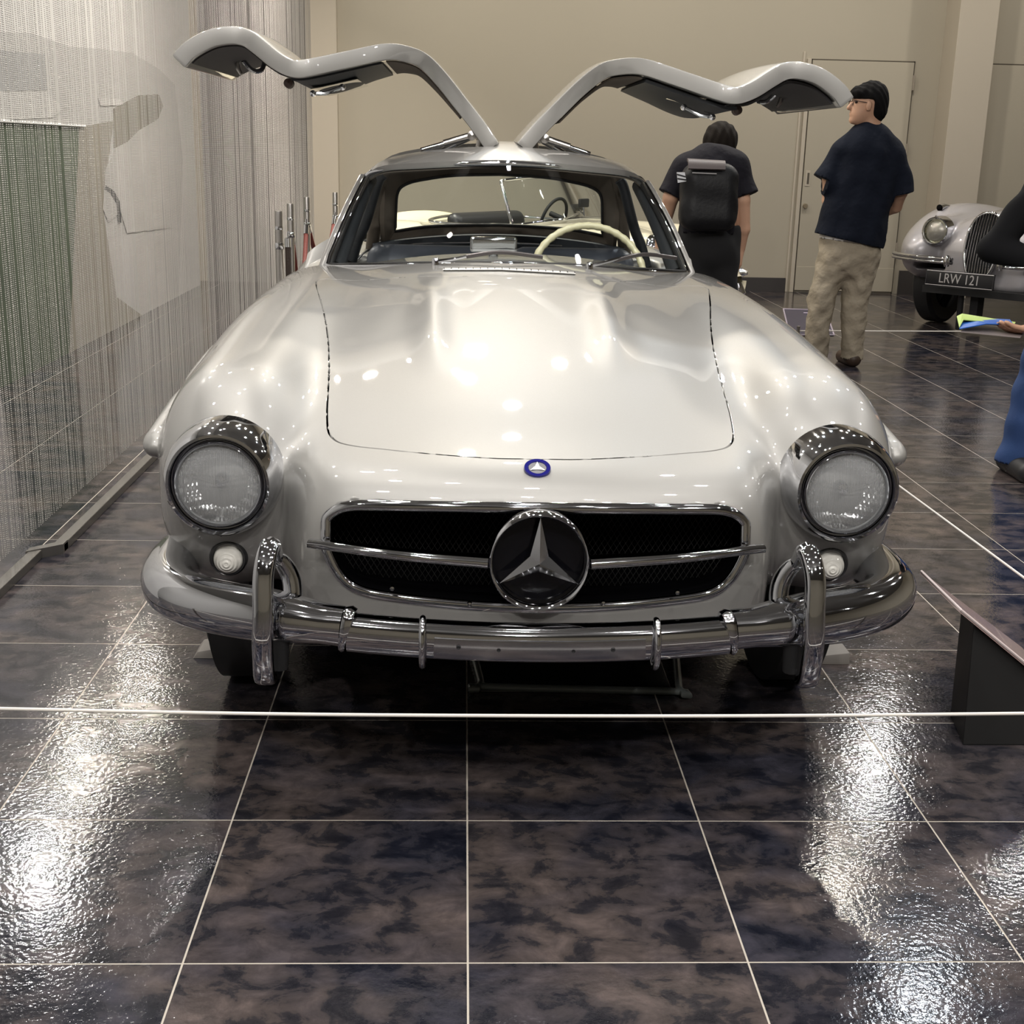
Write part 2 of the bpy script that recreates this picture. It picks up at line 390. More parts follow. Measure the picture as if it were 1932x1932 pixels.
# pillar on the right
struct(obj('trim_2', B().box(4.34, 4.69, YB-.34, YB, 0, CEIL).me('trim_2', False, bevel=.006), MT_WALL2))
struct(obj('trim_3', B().box(-2.38, -1.43, YB-.03, YB, 0, CEIL).me('trim_3', False), M('dark_backdrop', (.16, .152, .145), .8)))  # added dark panel, makes the view through the curtain gaps darker
struct(obj('baseboard_back', B().box(-1.14, 3.06, YB-.02, YB, 0, .13).me('baseboard_back', False), MT_DARKBASE))
struct(obj('baseboard_right', B().box(4.15, 4.34, YB-.02, YB, 0, .22).me('baseboard_right', False), MT_DARKBASE))
def wall_door(n, x0, x1, zt, y, knob):
    d = struct(obj('door_%d' % n, B().box(x0+.012, x1-.012, y-.022, y, .02, zt-.012).me('door', False, bevel=.003), MT_WALL))
    obj('door_gap', B().box(x0, x0+.012, y-.008, y, 0, zt).box(x1-.012, x1, y-.008, y, 0, zt).box(x0, x1, y-.008, y, zt-.012, zt).me('gap', False), MT_JOINT, d)
    obj('door_frame', B().box(x0-.035, x0, y-.03, y, 0, zt+.0).box(x0-.075, x0-.055, y-.012, y, 0, zt+.06).me('frame', False, bevel=.003), MT_WALL2, d)
    for z in (.35, 1.25, 1.85):
        obj('hinge', B().box(x1-.012, x1+.004, y-.032, y-.02, z, z+.13).me('hinge', False), M('hinge_paint', (.38, .33, .27), .5), d)
    if knob:
        p = B().box(x0+.03, x0+.075, y-.026, y-.020, .98, 1.12).me('plate', False, bevel=.002); pl = obj('flush_pull', p, MT_WALL2, d)
        obj('pull_recess', B().box(x0+.047, x0+.066, y-.028, y-.024, 1.0, 1.10).me('rec', False), MT_JOINT, pl)
        obj('lock', B().lathe([(.0, y-.05), (.02, y-.05), (.024, y-.02)], 20, (x0+.05, 0, .80)).me('lock'), M('lock_brass', (.45, .38, .27), .35, .8), d)
        obj('kick_panel', B().box(x0+.012, x1-.012, y-.026, y-.02, .02, .24).me('kick', False, bevel=.002), MT_WALL, d)
    return d
wall_door(1, 3.14, 4.10, 2.102, YB, True)
wall_door(2, 4.78, 5.87, 2.102, YB, False)
# ---- mural wall behind the curtain: an old outdoor photograph printed large on a board
MX = -2.42
mur = thing('mural_board', 'large pale photo mural of an old street scene behind the bead curtain', 'mural', (MX, 7.4, 0))
obj('backing', B().box(-.05, .03, -4.6, 4.5, .0, 2.42).me('b', False), M('mural_sky', (.56, .55, .53), .8, var=(1.2, (.44, .43, .42))), mur)
def mural(name, poly, col, d, c2=None):  # poly as photograph pixels of the board's surface
    P = [at_x(px, py, MX+.03+d) for px, py in poly]
    obj(name, B().prism([(p[1]-7.4, p[2]) for p in P], 'x', .029, .03+d).me(name, False), M('print_'+name, col, .8, var=(3.0, c2 or tuple(v*.7 for v in col))), mur)
mural('hill_print', [(0, 60), (60, 62), (130, 88), (190, 92), (250, 100), (300, 130), (330, 160), (345, 300), (335, 640), (200, 690), (0, 756)], (.42, .41, .395), .002, (.36, .355, .34))
mural('house_print', [(0, 95), (85, 102), (90, 170), (0, 172)], (.35, .35, .345), .004)
mural('roof_print', [(0, 172), (90, 176), (122, 204), (100, 222), (0, 226)], (.50, .49, .47), .006)
mural('field_print', [(0, 232), (60, 233), (150, 240), (195, 244), (196, 360), (190, 420), (180, 690), (0, 754)], (.085, .11, .065), .004, (.035, .045, .035))
mural('earth_print', [(150, 240), (215, 228), (205, 300), (195, 400), (220, 560), (330, 640), (180, 695), (130, 700)], (.26, .24, .20), .006)
mural('canopy_print', [(215, 205), (262, 180), (300, 178), (308, 200), (298, 225), (262, 246), (240, 268), (216, 280)], (.22, .205, .17), .008)
mural('car_print', [(216, 280), (240, 268), (262, 246), (298, 225), (312, 300), (318, 430), (240, 440), (228, 400), (205, 420), (195, 395), (200, 320)], (.46, .45, .43), .008)
mural('bonnet_print', [(186, 186), (226, 187), (236, 198), (190, 200)], (.55, .54, .52), .008)
mural('wheel_print', [(200, 350), (215, 360), (226, 380), (229, 420), (224, 420), (220, 384), (208, 364), (198, 357)], (.06, .06, .06), .010)
obj('picture_rail', B().tube([at_x(0, 228, MX+.045)-np.array([MX, 7.4, 0]), at_x(160, 238, MX+.045)-np.array([MX, 7.4, 0])], .008, 8).me('rail'), M('rail_white', (.8, .8, .78), .3), mur)

# ---- bead curtain: fine ball chains hung from the ceiling
def bead_curtain():
    random.seed(4)
    pts = []; y = 3.2
    while y < YB-.16:
        r = random.random()
        y += .0165*(.80+.40*random.random()) + (.010 if r < .10 else .022 if r < .15 else .036 if r < .165 else 0)
        pts.append((-1.37+random.uniform(-.0015, .0015), y, 0.035))
    me = bpy.data.meshes.new('bead_curtain'); me.from_pydata(pts, [], [])
    o = obj('bead_curtain', me, None)
    mt = M('bead_silver', (.46, .44, .41), .30, .5); me.materials.append(mt)
    ng = bpy.data.node_groups.new('bead_chains', 'GeometryNodeTree')
    ng.interface.new_socket('Geometry', in_out='INPUT', socket_type='NodeSocketGeometry'); ng.interface.new_socket('Geometry', in_out='OUTPUT', socket_type='NodeSocketGeometry')
    N = ng.nodes.new; L = ng.links.new
    gi, go = N('NodeGroupInput'), N('NodeGroupOutput')
    ln = N('GeometryNodeMeshLine'); ln.mode = 'OFFSET'; pitch = .0062; ln.inputs['Count'].default_value = int((CEIL-.05)/pitch)
    ln.inputs['Offset'].default_value = (0, 0, pitch)
    ico = N('GeometryNodeMeshUVSphere'); ico.inputs['Segments'].default_value = 6; ico.inputs['Rings'].default_value = 4; ico.inputs['Radius'].default_value = .0021
    i1 = N('GeometryNodeInstanceOnPoints'); L(ln.outputs[0], i1.inputs['Points']); L(ico.outputs[0], i1.inputs['Instance'])
    rl = N('GeometryNodeRealizeInstances'); L(i1.outputs[0], rl.inputs[0])
    sm = N('GeometryNodeSetShadeSmooth'); L(rl.outputs[0], sm.inputs[0])
    sma = N('GeometryNodeSetMaterial'); sma.inputs['Material'].default_value = mt; L(sm.outputs[0], sma.inputs[0])
    i2 = N('GeometryNodeInstanceOnPoints'); L(gi.outputs[0], i2.inputs['Points']); L(sma.outputs[0], i2.inputs['Instance'])
    L(i2.outputs[0], go.inputs[0])
    md = o.modifiers.new('chains', 'NODES'); md.node_group = ng
    tag(o, 'shimmering curtain of fine silver ball chains hanging beside the silver coupe', 'bead curtain'); o['kind'] = 'stuff'
bead_curtain()
MT_RAIL = M('rail_metal', (.20, .19, .175), .35, .7)
rt = thing('floor_rail', 'low dark metal rail on the floor under the bead curtain', 'floor rail', (-1.27, 3.86, 0))
obj('rail_section', B().box(-.055, -.02, -1.8, -.03, 0, .028).me('rail', False, bevel=.003), MT_RAIL, rt)
obj('rail_section', B().box(-.005, .03, .03, 8.0, 0, .028).me('rail', False, bevel=.003), MT_RAIL, rt)
obj('joint_plate', B().prism([(-.06, -.06), (.03, .02), (.03, .07), (-.06, -.02)], 'z', .0, .031).me('jp', False), MT_RAIL, rt)
# ---------------------------------------------------------------- the silver coupe with open gull-wing doors
CX, CY = .142, 2.1
car = thing('gullwing_coupe', 'silver classic coupe with both roof-hinged doors raised, star ring in its grille', 'car', (CX, CY, 0))
def cpx(px, py, y):                  # car-local point of a pixel at car depth y
    q = at_y(px, py, y+CY); return np.array([q[0]-CX, y, q[2]])
def paint_mat(name, c0, rough=.34, metal=.75):
    m = M(name, c0, rough, metal, coat=1.0, coat_rough=.02)
    nt = m.node_tree; b = nt.nodes['Principled BSDF']; b.inputs['Coat IOR'].default_value = 1.55
    tc = nt.nodes.new('ShaderNodeTexCoord'); v = nt.nodes.new('ShaderNodeTexVoronoi'); v.inputs['Scale'].default_value = 900
    nt.links.new(tc.outputs['Object'], v.inputs['Vector'])
    mr = nt.nodes.new('ShaderNodeMapRange'); mr.inputs['To Min'].default_value = rough-.05; mr.inputs['To Max'].default_value = rough+.05
    nt.links.new(v.outputs['Color'], mr.inputs['Value']); nt.links.new(mr.outputs[0], b.inputs['Roughness'])
    return m
PAINT = paint_mat('silver_paint', (.335, .328, .312), .44, .38)
MT_TRIM = M('dark_trim', (.020, .023, .028), .55)
MT_LINER = M('taupe_headliner', (.15, .125, .10), .85)
MT_GLASS = glass_mat('clear_glass', (.93, .955, .945), .9)
MT_IVORY = M('ivory_plastic', (.68, .63, .42), .3, coat=.6)
MT_LENS = glass_mat('lamp_glass', (.96, .975, .98), 1.3, .22, 165)
MT_REFL = M('lamp_reflector', (.97, .97, .97), .20, 1)

zc = nspl([-.2, .1, .2, .28, .5, .8, 1.2, 1.5, 1.75, 2.1], [.63, .669, .681, .691, .738, .800, .866, .903, .924, .935])
drp = nspl([-.2, .3, .8, 1.3, 1.8, 2.1], [.02, .020, .030, .040, .050, .055])
crest = nspl([-.2, .3, .45, .8, 1.2, 1.7, 2.1], [.74, .765, .790, .822, .850, .868, .868])
fxo = nspl([-.2, .3, .5, .8, 1.2, 1.7, 2.1], [.735, .752, .770, .785, .800, .806, .806])
fxc = nspl([-.2, .3, .8, 1.2, 1.7, 2.1], [.600, .598, .605, .600, .590, .590])
def grille_d(x, z):                  # > 0 inside the mouth
    x = np.abs(x)
    top = .628-.006*(x/.3)**2-.024*np.clip((x-.315)/.07, 0, 2)**3
    bot = .441+.010*(x/.245)**2+.045*np.clip((x-.25)/.125, 0, 2)**5
    return np.minimum(np.minimum(top-z, z-bot), (.387-x)*.9)
def bulge(x, y):
    c = .205+.035*(y-.7)
    w = sstep(.62, .95, y)*(1-sstep(1.25, 1.62, y))
    return .016*w*np.exp(-((x-c)/.042)**2)
wl = nspl([-.2, .1, .3, .6, 1.2, 1.8, 2.1], [.43, .44, .465, .52, .60, .64, .65])
def body_f(p):
    x = np.abs(p[0]); y = p[1]; z = p[2]
    H = zc(y)-drp(y)*(x/.5)**2.2+bulge(x, y)
    yf = .108+.045*(x/.40)**2+.03*np.clip(.52-z, -.2, .3)**2
    a = smax((z-H)*.93, yf-y, .20)
    a = smax(a, .335-z, .10)
    a = smax(a, x-wl(y), .13)
    # fender
    xo, xc, cr_ = fxo(y), fxc(y), crest(y)
    zm = .57
    rz = np.where(z > zm, cr_-zm, .215+.0*z); rx = np.where(x > xc, xo-xc, .15)
    e = ((np.abs(x-xc)/rx)**2.5+(np.abs(z-zm)/rz)**2.5)**(1/2.5)
    ey = np.clip((.66-y)/(.66-.292), 0, 3)
    e = (e**2.9+ey**2.9)**(1/2.9)
    fdr = (e-1)*.165
    d = smin(a, fdr, .105)
    # brow over the wheel arch
    t = np.clip((y-.50)/.75, 0, 1)
    bx, bz = .768+.012*t, .648+.085*t
    er = np.sqrt(((x-bx)/.030)**2+((z-bz)/.028)**2+(np.clip((.52-y)/.05, 0, 9))**2+(np.clip((y-.6)/.75, 0, 9))**2)
    d = smin(d, (er-1)*.033, .012)
    # wheel arch, mouth, rear cut
    wh = np.maximum(np.sqrt((y-.89)**2+(z-.335)**2)-.372, .44-x)
    d = smax(d, -wh, .02)
    gd = np.minimum(grille_d(x, z), .30-y)
    d = smax(d, gd, .012)
    return np.maximum(d, np.maximum(y-2.02, .29-z))
def hit(px, py, f=None):             # where that pixel's ray meets the body
    f = f or body_f
    d = ray(px, py); d = d/np.linalg.norm(d); o = np.array([-CX, -CY, CAM_H])
    t = 1.9
    for _ in range(400):
        q = o+d*t; v = float(f([np.array([q[0]]), np.array([q[1]]), np.array([q[2]])])[0])
        if v < 2e-4: break
        t += max(v*.5, 2e-4)
        if t > 8: break
    return o+d*t
RES = .0085
P, F, NRM = sdf_mesh(body_f, (-.85, .04, .28), (.85, 2.04, .96), RES)
# hood outline from the photograph's seam (half), mirrored
seam_px = [(1012, 866), (937, 865), (859, 860), (782, 853.5), (719, 847), (673, 842), (642, 835.5), (626, 825), (618.6, 809), (617, 775), (619.5, 728), (621, 682), (618.6, 635), (611, 589), (601.5, 554), (598, 530)]
sm = [hit(*q) for q in seam_px]
half = [(abs(q[0]), q[1]) for q in sm]; half[0] = (0, half[0][1])
yr = half[-1][1]
half += [(half[-1][0]*.93, yr+.055), (.40, yr+.035), (.2, yr-.015), (0, yr-.03)]
H2 = [np.array(q) for q in half]
curve = []
for k, q in enumerate(cr(H2, 24)): curve.append(q)
full = np.array(curve+[np.array((-q[0], q[1])) for q in curve[-2:0:-1]])
def inside(poly, x, y):
    c = np.zeros(x.shape, bool); n = len(poly); j = n-1
    for i in range(n):
        xi, yi = poly[i]; xj, yj = poly[j]
        c ^= ((yi > y) != (yj > y)) & (x < (xj-xi)*(y-yi)/(yj-yi+1e-15)+xi); j = i
    return c
cand = np.nonzero((NRM[:, 2] > .35) & (P[:, 1] > .15) & (P[:, 2] > .6))[0]
near = np.full(len(P), 9.0); snap = np.zeros(len(P), bool)
for s in range(0, len(cand), 2000):
    ii = cand[s:s+2000]
    D = np.hypot(P[ii, 0][:, None]-full[None, :, 0], P[ii, 1][:, None]-full[None, :, 1]); k = D.argmin(1); dm = D.min(1)
    w = dm < RES*.62
    q = full[k[w]]; iw = ii[w]; n = NRM[iw]; dx = q-P[iw, :2]
    P[iw, 2] -= (n[:, 0]*dx[:, 0]+n[:, 1]*dx[:, 1])/n[:, 2]; P[iw, :2] = q; snap[iw] = True
tri = []
for f in F:
    s = snap[f]
    if s.sum() == 2 and s[0] and s[2]: tri += [(f[0], f[1], f[2]), (f[0], f[2], f[3])]
    elif s.sum() == 2 and s[1] and s[3]: tri += [(f[0], f[1], f[3]), (f[1], f[2], f[3])]
    else: tri.append(tuple(f))
cen = np.array([P[list(f)].mean(0) for f in tri]); nz = np.array([NRM[list(f), 2].mean() for f in tri])
ins = inside(full, cen[:, 0], cen[:, 1]) & (nz > .3) & (cen[:, 2] > .62)
def part_mesh(name, sel, sgn):
    fs = [tri[i] for i in np.nonzero(sel)[0]]
    used = sorted({v for f in fs for v in f}); mp = {v: i for i, v in enumerate(used)}
    V = [P[v].copy() for v in used]; N = [NRM[v] for v in used]; G = [tuple(mp[v] for v in f) for f in fs]
    ed = {}
    for f in G:
        for a, b in zip(f, f[1:]+f[:1]): ed[(a, b)] = ed.get((a, b), 0)+1
    bd = [(a, b) for (a, b) in ed if (b, a) not in ed and snap[used[a]] and snap[used[b]]]
    # inset by half the panel gap and turn the edge down
    shift = {}
    for a, b in bd:
        t = np.array(V[b])-np.array(V[a]); nn = np.cross(N[a], t); nn /= np.linalg.norm(nn)+1e-12
        for v in (a, b): shift.setdefault(v, []).append(nn)
    dup = {}
    for v, l in shift.items():
        m = np.mean(l, 0); m /= np.linalg.norm(m)+1e-12
        V[v] = V[v]+m*.0022
        dup[v] = len(V); V.append(V[v]-np.array(N[v])*.014); N.append(-m)
    for a, b in bd: G.append((b, a, dup[a], dup[b]))
    return mesh(name, V, G, True, N)
obj('body', part_mesh('body', ~ins, 1), PAINT, car)
hood = obj('hood', part_mesh('hood', ins, -1), PAINT, car)

# ---- rear body: sills, rear fenders, tail
rz_ = nspl([1.9, 2.6, 3.1, 3.6, 4.0, 4.5], [.80, .82, .86, .83, .74, .52])
rw_ = nspl([1.9, 2.6, 3.2, 3.8, 4.3, 4.6], [.80, .825, .83, .80, .68, .45])
def rear_f(p):
    x = np.abs(p[0]); y = p[1]; z = p[2]
    xo = rw_(y); H = rz_(y)
    e = ((x/xo)**4+(np.abs(z-.53)/np.where(z > .53, H-.53, .25))**3)**(1/3.3)
    d = (e-1)*.3
    fe = ell([x, y, z], (.62, 3.3, .60), (.23, .75, .27)); d = smin(d, fe, .08)
    d = smax(d, -boxd([x, y, z], (0, 2.35, .85), (.60, .62, .46), .06), .03)
    wh = np.maximum(np.sqrt((y-3.29)**2+(z-.335)**2)-.37, .5-x); d = smax(d, -wh, .02)
    return np.maximum(d, np.maximum(2.02-y, y-4.5))
sdf_obj('rear_body', rear_f, (-.9, 1.98, .25), (.9, 4.52, .92), .018, PAINT, car)
obj('floor_pan', B().box(-.62, .62, 1.6, 3.0, .24, .30).box(-.44, .44, .34, 1.62, .28, .33).me('pan', False), MT_BLACK, car)
# door-opening seal and dark sill pad on both sides
for s in (-1, 1):
    arc = [(s*x, y, z) for x, y, z in [(.60, 1.98, .72), (.63, 2.1, .63), (.65, 2.35, .60), (.66, 2.6, .63), (.665, 2.8, .74), (.655, 2.93, .86), (.60, 2.97, .96)]]
    obj('door_seal', B().tube(cr(arc, 6), .013, 8).me('seal'), MT_RUBBER, car)
    obj('sill_pad', B().grid(lambda u, v: (s*(.60+.06*v), 2.0+.86*u, .60+.05*sin(pi*v)+.16*max(0, u-.7)/.3*v), 14, 8).me('sill', solid=.012), M('navy_leather', (.035, .042, .062), .35), car)
    sd = B().grid(lambda u, v: (s*(.665+.115*v-.03*v*v), 2.72+.30*u-.16*v*(1-u), .66+.24*u-.06*v), 12, 10)
    obj('quarter_panel', sd.me('qp', solid=.01), PAINT, car)

# ---- grille: mouth lining, mesh, chrome surround, bars and star
ang = np.arctan2(np.sin(np.linspace(0, 2*pi, 401)[:-1])*.30, np.cos(np.linspace(0, 2*pi, 401)[:-1])); loop = []
for a in ang:
    lo_, hi_ = 0.0, .6; c0 = (0, .535)
    for _ in range(40):
        m_ = (lo_+hi_)/2
        if grille_d(np.array([c0[0]+m_*cos(a)]), np.array([c0[1]+m_*sin(a)]))[0] > 0: lo_ = m_
        else: hi_ = m_
    loop.append((c0[0]+lo_*cos(a), c0[1]+lo_*sin(a)))
loop = np.array(loop)
for _ in range(4): loop = (np.roll(loop, 1, 0)+2*loop+np.roll(loop, -1, 0))/4
def front_y(x, z):
    ys = np.linspace(.05, .34, 120)
    # surface depth just outside the mouth
    v = smax((z-(zc(ys)-drp(ys)*(abs(x)/.5)**2.2))*.93, .108+.045*(x/.40)**2-ys, .20)
    k = np.nonzero(v < 0)[0]; return ys[k[0]] if len(k) else .16
path = []
for (x, z) in loop:
    path.append((x, front_y(x*1.0, min(z, .60))+.004, z))
path = np.array(path)
for _ in range(30): path[:, 1] = (np.roll(path[:, 1], 1)+2*path[:, 1]+np.roll(path[:, 1], -1))/4
gs = obj('grille_surround', B().tube(path, [(.009, .011)]*len(path), 12, closed=True).me('surround'), MT_CHROME, car)
bx = B(); n = len(loop)
bx.add([(x*.99, .118+.045*(x/.4)**2, .535+(z-.535)*.985) for x, z in loop]+[(x*.99, .285, .535+(z-.535)*.985) for x, z in loop], [(i, (i+1) % n, n+(i+1) % n, n+i) for i in range(n)]+[tuple(range(n, 2*n))])
obj('grille_cavity', bx.me('cavity', False), M('cavity_shade', (.0025, .0025, .003), 1, spec=0), car)  # shade of the deep mouth put into a near-black colour
gm = B()
for s in (-1, 1):
    for k in range(-60, 61):
        # wires running along both diagonals, clipped to the mouth
        seg = []
        for t in np.linspace(-.12, .12, 49):
            x = k*.0115+s*t*.62; z = .535+t
            if grille_d(np.array([x]), np.array([z]))[0] > .004: seg.append((x, .215+.02*(x/.4)**2, z))
            elif len(seg) > 1: gm.tube([seg[0], seg[-1]], .0005, 4); seg = []
        if len(seg) > 1: gm.tube([seg[0], seg[-1]], .0005, 4)
obj('grille_mesh', gm.me('gmesh', False), M('mesh_wire', (.006, .0055, .005), .6), car)
SCN = cpx(1014, 1060, .075)
star = obj('star_ring', B().lathe([(.0805, .004), (.0835, -.006), (.0875, -.009), (.0915, -.004), (.0925, .010), (.0905, .030), (.083, .030), (.0805, .004)], 72, (0, SCN[1], SCN[2])).me('ring'), MT_CHROME, car)
st = B()
for k in range(3):
    a = pi/2+k*2*pi/3
    e = np.array((cos(a), sin(a))); s_ = np.array((-sin(a), cos(a)))
    tip = e*.082; w = .0165
    q1 = e*.0095+s_*w; q2 = e*.0095-s_*w
    pts = [(0, -.012, 0), (q1[0], .002, q1[1]), (tip[0], -.002, tip[1]), (q2[0], .002, q2[1]), (q1[0], .008, q1[1]), (tip[0], .004, tip[1]), (q2[0], .008, q2[1])]
    st.add([(x, SCN[1]+y, SCN[2]+z) for x, y, z in pts], [(0, 1, 2), (0, 2, 3), (1, 4, 5, 2), (2, 5, 6, 3)])
obj('star', st.me('star', False), M('star_chrome', (.62, .63, .66), .10, 1), star)
obj('star_backing', B().lathe([(.0, .034), (.082, .034), (.083, .03)], 48, (0, SCN[1], SCN[2])).me('sb'), M('gloss_black', (.006, .006, .008), .12), star)
for s in (-1, 1):
    # grille bar wing: flat blade from the ring past the chrome surround
    p0 = cpx(922, 1055, .085); p1 = cpx(760, 1042, .10); p2 = cpx(640, 1027, .125); p3 = cpx(584, 1021, .14)
    w = cr([(s*abs(q[0]), q[1]-.006, q[2]-.002) for q in (p0, p1, p2, p3)], 10); nW = len(w)
    rr = [(.022-.010*k/nW, .0105-.0030*k/nW) for k in range(nW)]
    obj('grille_bar', B().tube(w, rr, 14, flat=.75, up=(0, 0, 1)).me('bar'), MT_CHROME, car)
for px, py in [(740, 1110), (886, 1140), (1138, 1138), (1278, 1118)]:
    q = cpx(px, py, .105); obj('grille_screw', B().lathe([(0, -.004), (.004, -.003), (.005, .004)], 12, q).me('screw'), MT_CHROME, gs)
# ---- bonnet badge
bq = hit(1014, 887)+np.array((0, -.0012, .0024)); eps = .004
nb_ = np.array([0, -.45, .89])
def badge_ring(r0, r1, h, name, mt):
    b = B(); tz = np.array([0, .89, .45]); tx = np.array([1, 0, 0]); c = np.array([0, bq[1], bq[2]])
    V = []; n = 40
    for r, hh in [(r0, h*.6), (r0+.001, h), (r1-.001, h), (r1, 0)]:
        for k in range(n):
            a = 2*pi*k/n; V.append(c+tx*r*cos(a)+tz*r*sin(a)+nb_*hh)
    Fs = [(i*n+k, i*n+(k+1) % n, (i+1)*n+(k+1) % n, (i+1)*n+k) for i in range(3) for k in range(n)]
    b.add(V, Fs); return b
bd = obj('bonnet_badge', badge_ring(.0165, .0255, .0042, 'b', None).me('badge'), M('blue_enamel', (.012, .012, .16), .12, coat=1), car)
b = badge_ring(.0001, .017, .003, 'c', None); obj('badge_disc', b.me('bdisc'), M('badge_grey', (.30, .30, .31), .3, .8), bd)
b = B(); tz = np.array([0, .89, .45]); tx = np.array([1, 0, 0]); c = np.array([0, bq[1], bq[2]])
for k in range(3):
    a = pi/2+k*2*pi/3; e = tx*cos(a)+tz*sin(a); s_ = tx*-sin(a)+tz*cos(a)
    b.add([c+nb_*.0065, c+e*.0025+s_*.0045+nb_*.0042, c+e*.016+nb_*.0048, c+e*.0025-s_*.0045+nb_*.0042], [(0, 1, 2), (0, 2, 3)])
obj('badge_star', b.me('bstar', False), M('badge_silver', (.85, .85, .85), .25, .7), bd)

# ---- headlights and parking lamps
HLX, HLY, HLZ = .597, .250, .632
for s in (-1, 1):
    c = (s*HLX, HLY, HLZ)
    hb = obj('headlight', B().lathe([(.0755, .008), (.0768, -.004), (.0795, -.008), (.0830, -.004), (.0838, .014), (.0880, .016), (.0885, -.001), (.0915, -.007), (.0965, -.006), (.1030, .006), (.1085, .028), (.1120, .055), (.1135, .095)], 72, c).me('bezel'), MT_CHROME, car)
    L = B()
    def lens(u, v):
        r = .0795*v; a = 2*pi*u; x, z = r*cos(a), r*sin(a)
        dome = -.020*(1-(r/.08)**2)
        rib = .0011*abs(sin(x*pi/.0062)) if abs(z) < .062 else .0006*abs(sin(x*pi/.0045))
        if abs(z-.008) < .012: rib = .0016*abs(sin(x*pi/.0048))
        return (c[0]+x, c[1]+.004+dome+rib, c[2]+z)
    L.grid(lens, 120, 34, True)

    ln = obj('lens', L.me('lens', angle=80), MT_LENS, hb)
    def rf_(u, v):
        r = .012+.0670*v; a = 2*pi*u; x, z = r*cos(a), r*sin(a)
        return (c[0]+x, c[1]+.070-.064*(v**1.6)+.0042*abs(sin(x*pi/.0068))+.0030*abs(sin(z*pi/.017+x*9)), c[2]+z)
    obj('reflector', B().grid(rf_, 140, 36, True).me('refl', angle=60), MT_REFL, hb)
    obj('bulb_shield', B().lathe([(0, .022), (.010, .024), (.013, .034), (.013, .07)], 20, c).me('shield'), MT_CHROME, hb)
    obj('bezel_screw', B().lathe([(0, -.004), (.004, -.003), (.0045, .004)], 12, (c[0], c[1]+.012, c[2]-.101)).me('scr'), MT_CHROME, hb)
    # parking lamp below the headlight
    q = hit(431.5, 1051); q = np.array([s*abs(q[0]), q[1], q[2]])
    pb = obj('parking_lamp', B().lathe([(.0275, .000), (.0300, -.010), (.0335, -.012), (.0365, -.006), (.0375, .03)], 40, q).me('plamp'), M('lamp_gasket', (.02, .02, .022), .25), car)
    def pl(u, v):
        r = .0290*v; a = 2*pi*u
        return (q[0]+r*cos(a), q[1]-.004-.026*(1-v*v)**.6+.0008*sin(v*26), q[2]-.003+r*sin(a)-.004*(1-v))
    obj('lamp_lens', B().grid(pl, 40, 26, True).me('plens', angle=80), M('ribbed_glass', (.80, .78, .72), .12, 0, trans=0), pb)
    obj('lamp_reflector', B().lathe([(.0, .016), (.018, .010), (.0280, -.004)], 32, q).me('pr'), MT_REFL, pb)

# ---- bumper with overriders
def bumper_path(s):
    return [(s*x, y, z) for x, y, z in [(.345, .036, .432), (.42, .050, .438), (.50, .072, .441), (.57, .100, .442), (.63, .138, .442), (.675, .190, .442), (.700, .250, .442), (.708, .31, .442), (.709, .36, .442), (.707, .40, .442)]]
mid = [(x, .014+.018*(abs(x)/.33)**2, .413+.010*(abs(x)/.33)**2) for x in np.linspace(-.335, .335, 31)]
bm_ = obj('bumper', B().tube(mid, [(.030, .034)]*31, 24, flat=.75, up=(0, 0, 1)).me('bumper_mid'), MT_CHROME, car)
